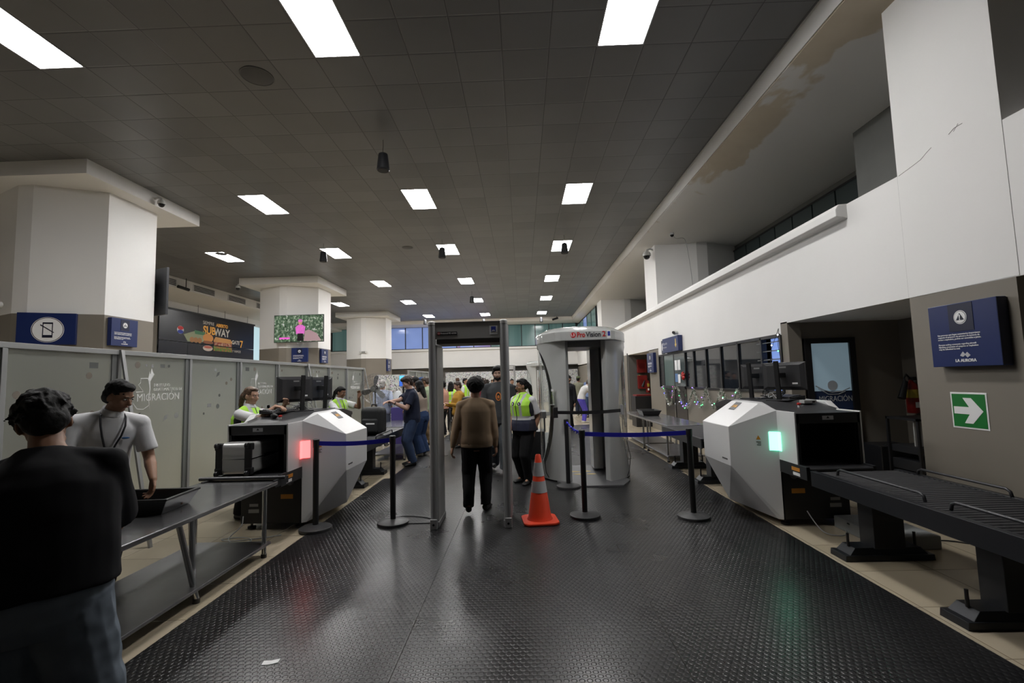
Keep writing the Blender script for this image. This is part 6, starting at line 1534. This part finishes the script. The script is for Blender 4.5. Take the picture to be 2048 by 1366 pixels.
# 9..13 the queue at the left
person('woman with long black hair, beige top and wide blue jeans in the queue', (-2.24, 10.5), 158, H=1.66, g=.98, lean=8, head=(14, 10, 0), skin=0, vox=.009, female=True, hands=((-2.55, 10.35, 1.02), (-2.45, 10.75, 1.0)), top=dict(m=cloth('beige_top', (.36, .29, .24)), loose=.008, sleeve='long', sr=.032, hem=.05), bottom=dict(m=cloth('denim_mid', (.03, .055, .13), var=.2), kind='wide', rise=.07), shoes=shoe_w, hair=('long', hair_b))
person('dark-haired man mostly hidden behind the man in the navy T-shirt', (-2.72, 12.05), 200, H=1.76, head=(0, 16, 0), skin=2, vox=.010, top=dict(m=cloth('pale_print_shirt', (.3, .3, .32), var=.5, vscale=20), sleeve='short'), bottom=dict(m=trouser_b), hair=('fringe', hair_b))
person('white-haired man in the queue behind the dark-haired man', (-2.98, 12.8), 20, H=1.80, head=(0, 0, 0), skin=3, vox=.011, top=dict(m=cloth('pale_shirt', (.45, .45, .47)), sleeve='short'), bottom=dict(m=denim), hair=('bald', hair_w))
person('man in a pale green shirt and khaki cargo trousers stooping in the queue', (-2.36, 12.3), 165, H=1.78, lean=20, head=(0, 12, 0), skin=1, vox=.010, g=1.1, top=dict(m=cloth('pale_green_shirt', (.33, .40, .27)), loose=.022, sleeve='long', sr=.042, hem=-.05), bottom=dict(m=cloth('khaki_camouflage', (.26, .18, .10), var=.5, vscale=12), kind='loose'), shoes=shoe_b, hair=('short', hair_br))
person('bearded man in a blue cap and dark jacket at the end of the queue', (-2.90, 13.6), -8, H=1.76, skin=1, vox=.011, beard=hair_b, top=dict(m=black_c, sleeve='long', sr=.040), bottom=dict(m=trouser_b), hair=('short', hair_b, 'cap', cloth('cap_blue', (.035, .07, .17))))
stripe, nt, b = _new('striped_shirt'); g = NG(nt); vec, x, y, z = g.xyz()
g.l(g.mix(g.m('GREATER_THAN', g.m('FRACT', g.m('MULTIPLY', x, 60)), .6), (.42, .46, .55), (.16, .2, .34)), b.inputs['Base Color']); b.inputs['Roughness'].default_value = .8
person('man in a pale blue striped shirt seen from behind through the pedestal fan', (-3.66, 12.3), 92, H=1.72, g=1.12, skin=1, vox=.010, top=dict(m=stripe, loose=.02, sleeve='long', sr=.042, hem=-.04), bottom=dict(m=cloth('light_jeans', (.2, .24, .32)), kind='straight'), shoes=shoe_g, hair=('short', hair_w), hands=((-3.7, 12.35, 1.05), (-3.45, 12.35, 1.05)), ground=0)
# right side beyond the booth
person('man in black seen through the body scanner beside its left jamb', (1.50, 15.4), 230, H=1.72, skin=1, vox=.012, beard=hair_b, top=dict(m=black_c, sleeve='long', sr=.04), bottom=dict(m=trouser_b), hair=('short', hair_b), ground=0)
person('man in an olive shirt and green cap with white shoes seen through the body scanner', (2.42, 20.6), 60, H=1.70, g=1.12, skin=1, vox=.012, lean=6, top=dict(m=cloth('olive_shirt', (.19, .19, .14)), loose=.02, sleeve='long', sr=.042), bottom=dict(m=cloth('dark_navy_trousers', (.015, .02, .035)), kind='loose'), shoes=shoe_w, hair=('short', hair_b, 'cap', cloth('cap_green', (.12, .15, .08))), ground=0)
person('woman in a white T-shirt and violet leggings bending over the far right table', (2.20, 17.3), 15, H=1.66, g=1.02, lean=42, hip=(0, -.08, 0), skin=3, vox=.010, female=True, head=(0, 10, 0), hands=((2.72, 17.5, .85), (2.72, 17.1, .85)), top=dict(m=cloth('white_tee', (.62, .61, .6)), loose=.012, sleeve='short', hem=-.01), bottom=dict(m=cloth('violet_leggings', (.11, .09, .50)), kind='slim', rise=.06, disp=.001), shoes=shoe_w, hair=('short', hair_br), ground=0)
person('man in a blue shirt behind the woman in violet leggings', (2.74, 19.4), 235, H=1.74, skin=3, vox=.012, top=dict(m=cloth('blue_shirt', (.16, .22, .40)), sleeve='long', sr=.04), bottom=dict(m=denim), hair=('short', hair_br), ground=0)
# far group between the posts of the metal detector
person('woman in a mustard blouse with a black shoulder bag left of the man in brown', (-1.58, 11.7), 215, H=1.62, g=1.1, head=(-10, 16, 0), skin=0, vox=.009, female=True, hands=((-.05, .20, .66, 1), (.08, .20, .64, 1)), top=dict(m=cloth('mustard_blouse', (.42, .23, .04)), loose=.02, sleeve='long', sr=.038), bottom=dict(m=cloth('brown_trousers', (.1, .07, .05))), hair=('short', hair_br))
o = MB().box(-.16, .16, -.07, .07, -.12, .12).build('shoulder_bag', bag, bevel=.05, loc=(-1.30, 11.35, 1.12), rot=(0, 0, R(30)), seg=4); tag(o, 'black shoulder bag hanging at the side of the woman in mustard', 'handbag')
person('guard in a green vest with long black hair, left of the mustard blouse', (-2.32, 15.3), 80, H=1.62, skin=1, vox=.011, female=True, top=dict(m=polo, sleeve='short'), bottom=dict(m=trouser_b), hair=('long', hair_b), vest=dict(m=v1), ground=0)
person('man in a brown hat far down the hall', (-2.75, 20.0), -100, H=1.72, skin=1, vox=.013, top=dict(m=cloth('pale_shirt', (.45, .45, .47)), sleeve='long'), bottom=dict(m=denim), hair=('short', hair_b, 'hat', cloth('hat_brown', (.09, .05, .03))), ground=0)
person('short-haired guard in a green vest far down the hall', (-2.25, 18.6), -20, H=1.74, skin=1, vox=.013, top=dict(m=polo, sleeve='short'), bottom=dict(m=trouser_b), hair=('short', hair_b), vest=dict(m=v1), ground=0)
maroon = cloth('maroon_top', (.13, .012, .02))
person('woman in a maroon top with curly brown hair', (-.93, 11.4), -100, H=1.64, g=1.02, skin=3, vox=.009, female=True, hands=((-.75, 11.1, 1.05), (-1.1, 11.1, 1.05)), top=dict(m=maroon, sleeve='long', sr=.036, loose=.014), bottom=dict(m=black_c), hair=('curly', hair_br))
person('man with curly black hair far behind the man in brown', (-1.55, 16.6), -80, H=1.80, skin=1, vox=.012, top=dict(m=char_c, sleeve='short'), bottom=dict(m=denim), hair=('curly', hair_b), ground=0)
person('person in a peach shirt behind the left post of the metal detector', (-2.42, 14.3), 150, H=1.64, skin=0, vox=.011, top=dict(m=cloth('peach_shirt', (.55, .30, .22)), sleeve='short', loose=.02), bottom=dict(m=black_c), hair=('short', hair_b))
person('far person in white with a pale hat near the woman in maroon', (-1.15, 18.5), -90, H=1.70, skin=0, vox=.013, top=dict(m=cloth('white_tee', (.62, .61, .6)), sleeve='long'), bottom=dict(m=black_c), hair=('short', hair_b, 'hat', cloth('hat_pale', (.5, .47, .42))), ground=0)
person('far dark-haired person in front of the collage above the guard woman', (-.42, 19.2), -90, H=1.66, skin=1, vox=.013, top=dict(m=black_c, sleeve='short'), bottom=dict(m=denim), hair=('short', hair_b), ground=0)
person('man in a dark jacket far away beyond the woman in maroon', (-.85, 15.2), 80, H=1.70, skin=1, vox=.012, top=dict(m=cloth('dark_red_jacket', (.06, .012, .015)), sleeve='long', sr=.04), bottom=dict(m=black_c), hair=('fringe', hair_b), ground=0)
# queue railings in the distance
for k8, (x, y) in enumerate(((-2.05, 13.2), (-1.9, 15.6))):
    t = thing('queue_railing', 'dark metal queue railing in the distance, the %s of two' % ('nearer' if k8 == 0 else 'farther'), 'railing', (x, y, .0))
    MB().box(-.02, .02, 0, .9, .88, .91).build('top_bar', dgrey, t); MB().box(-.02, .02, 0, .9, .5, .52).build('middle_bar', chrome, t)
    for yy4 in (0, .87): MB().box(-.02, .02, yy4, yy4+.03, .0, .9).build('upright', chrome, t)
# ------------------------------------------------------------------ world
wd = bpy.data.worlds.new('world'); sc.world = wd; wd.use_nodes = True
wd.node_tree.nodes['Background'].inputs[0].default_value = (.35, .4, .5, 1)
wd.node_tree.nodes['Background'].inputs[1].default_value = .02
bpy.data.scenes.remove(TS)
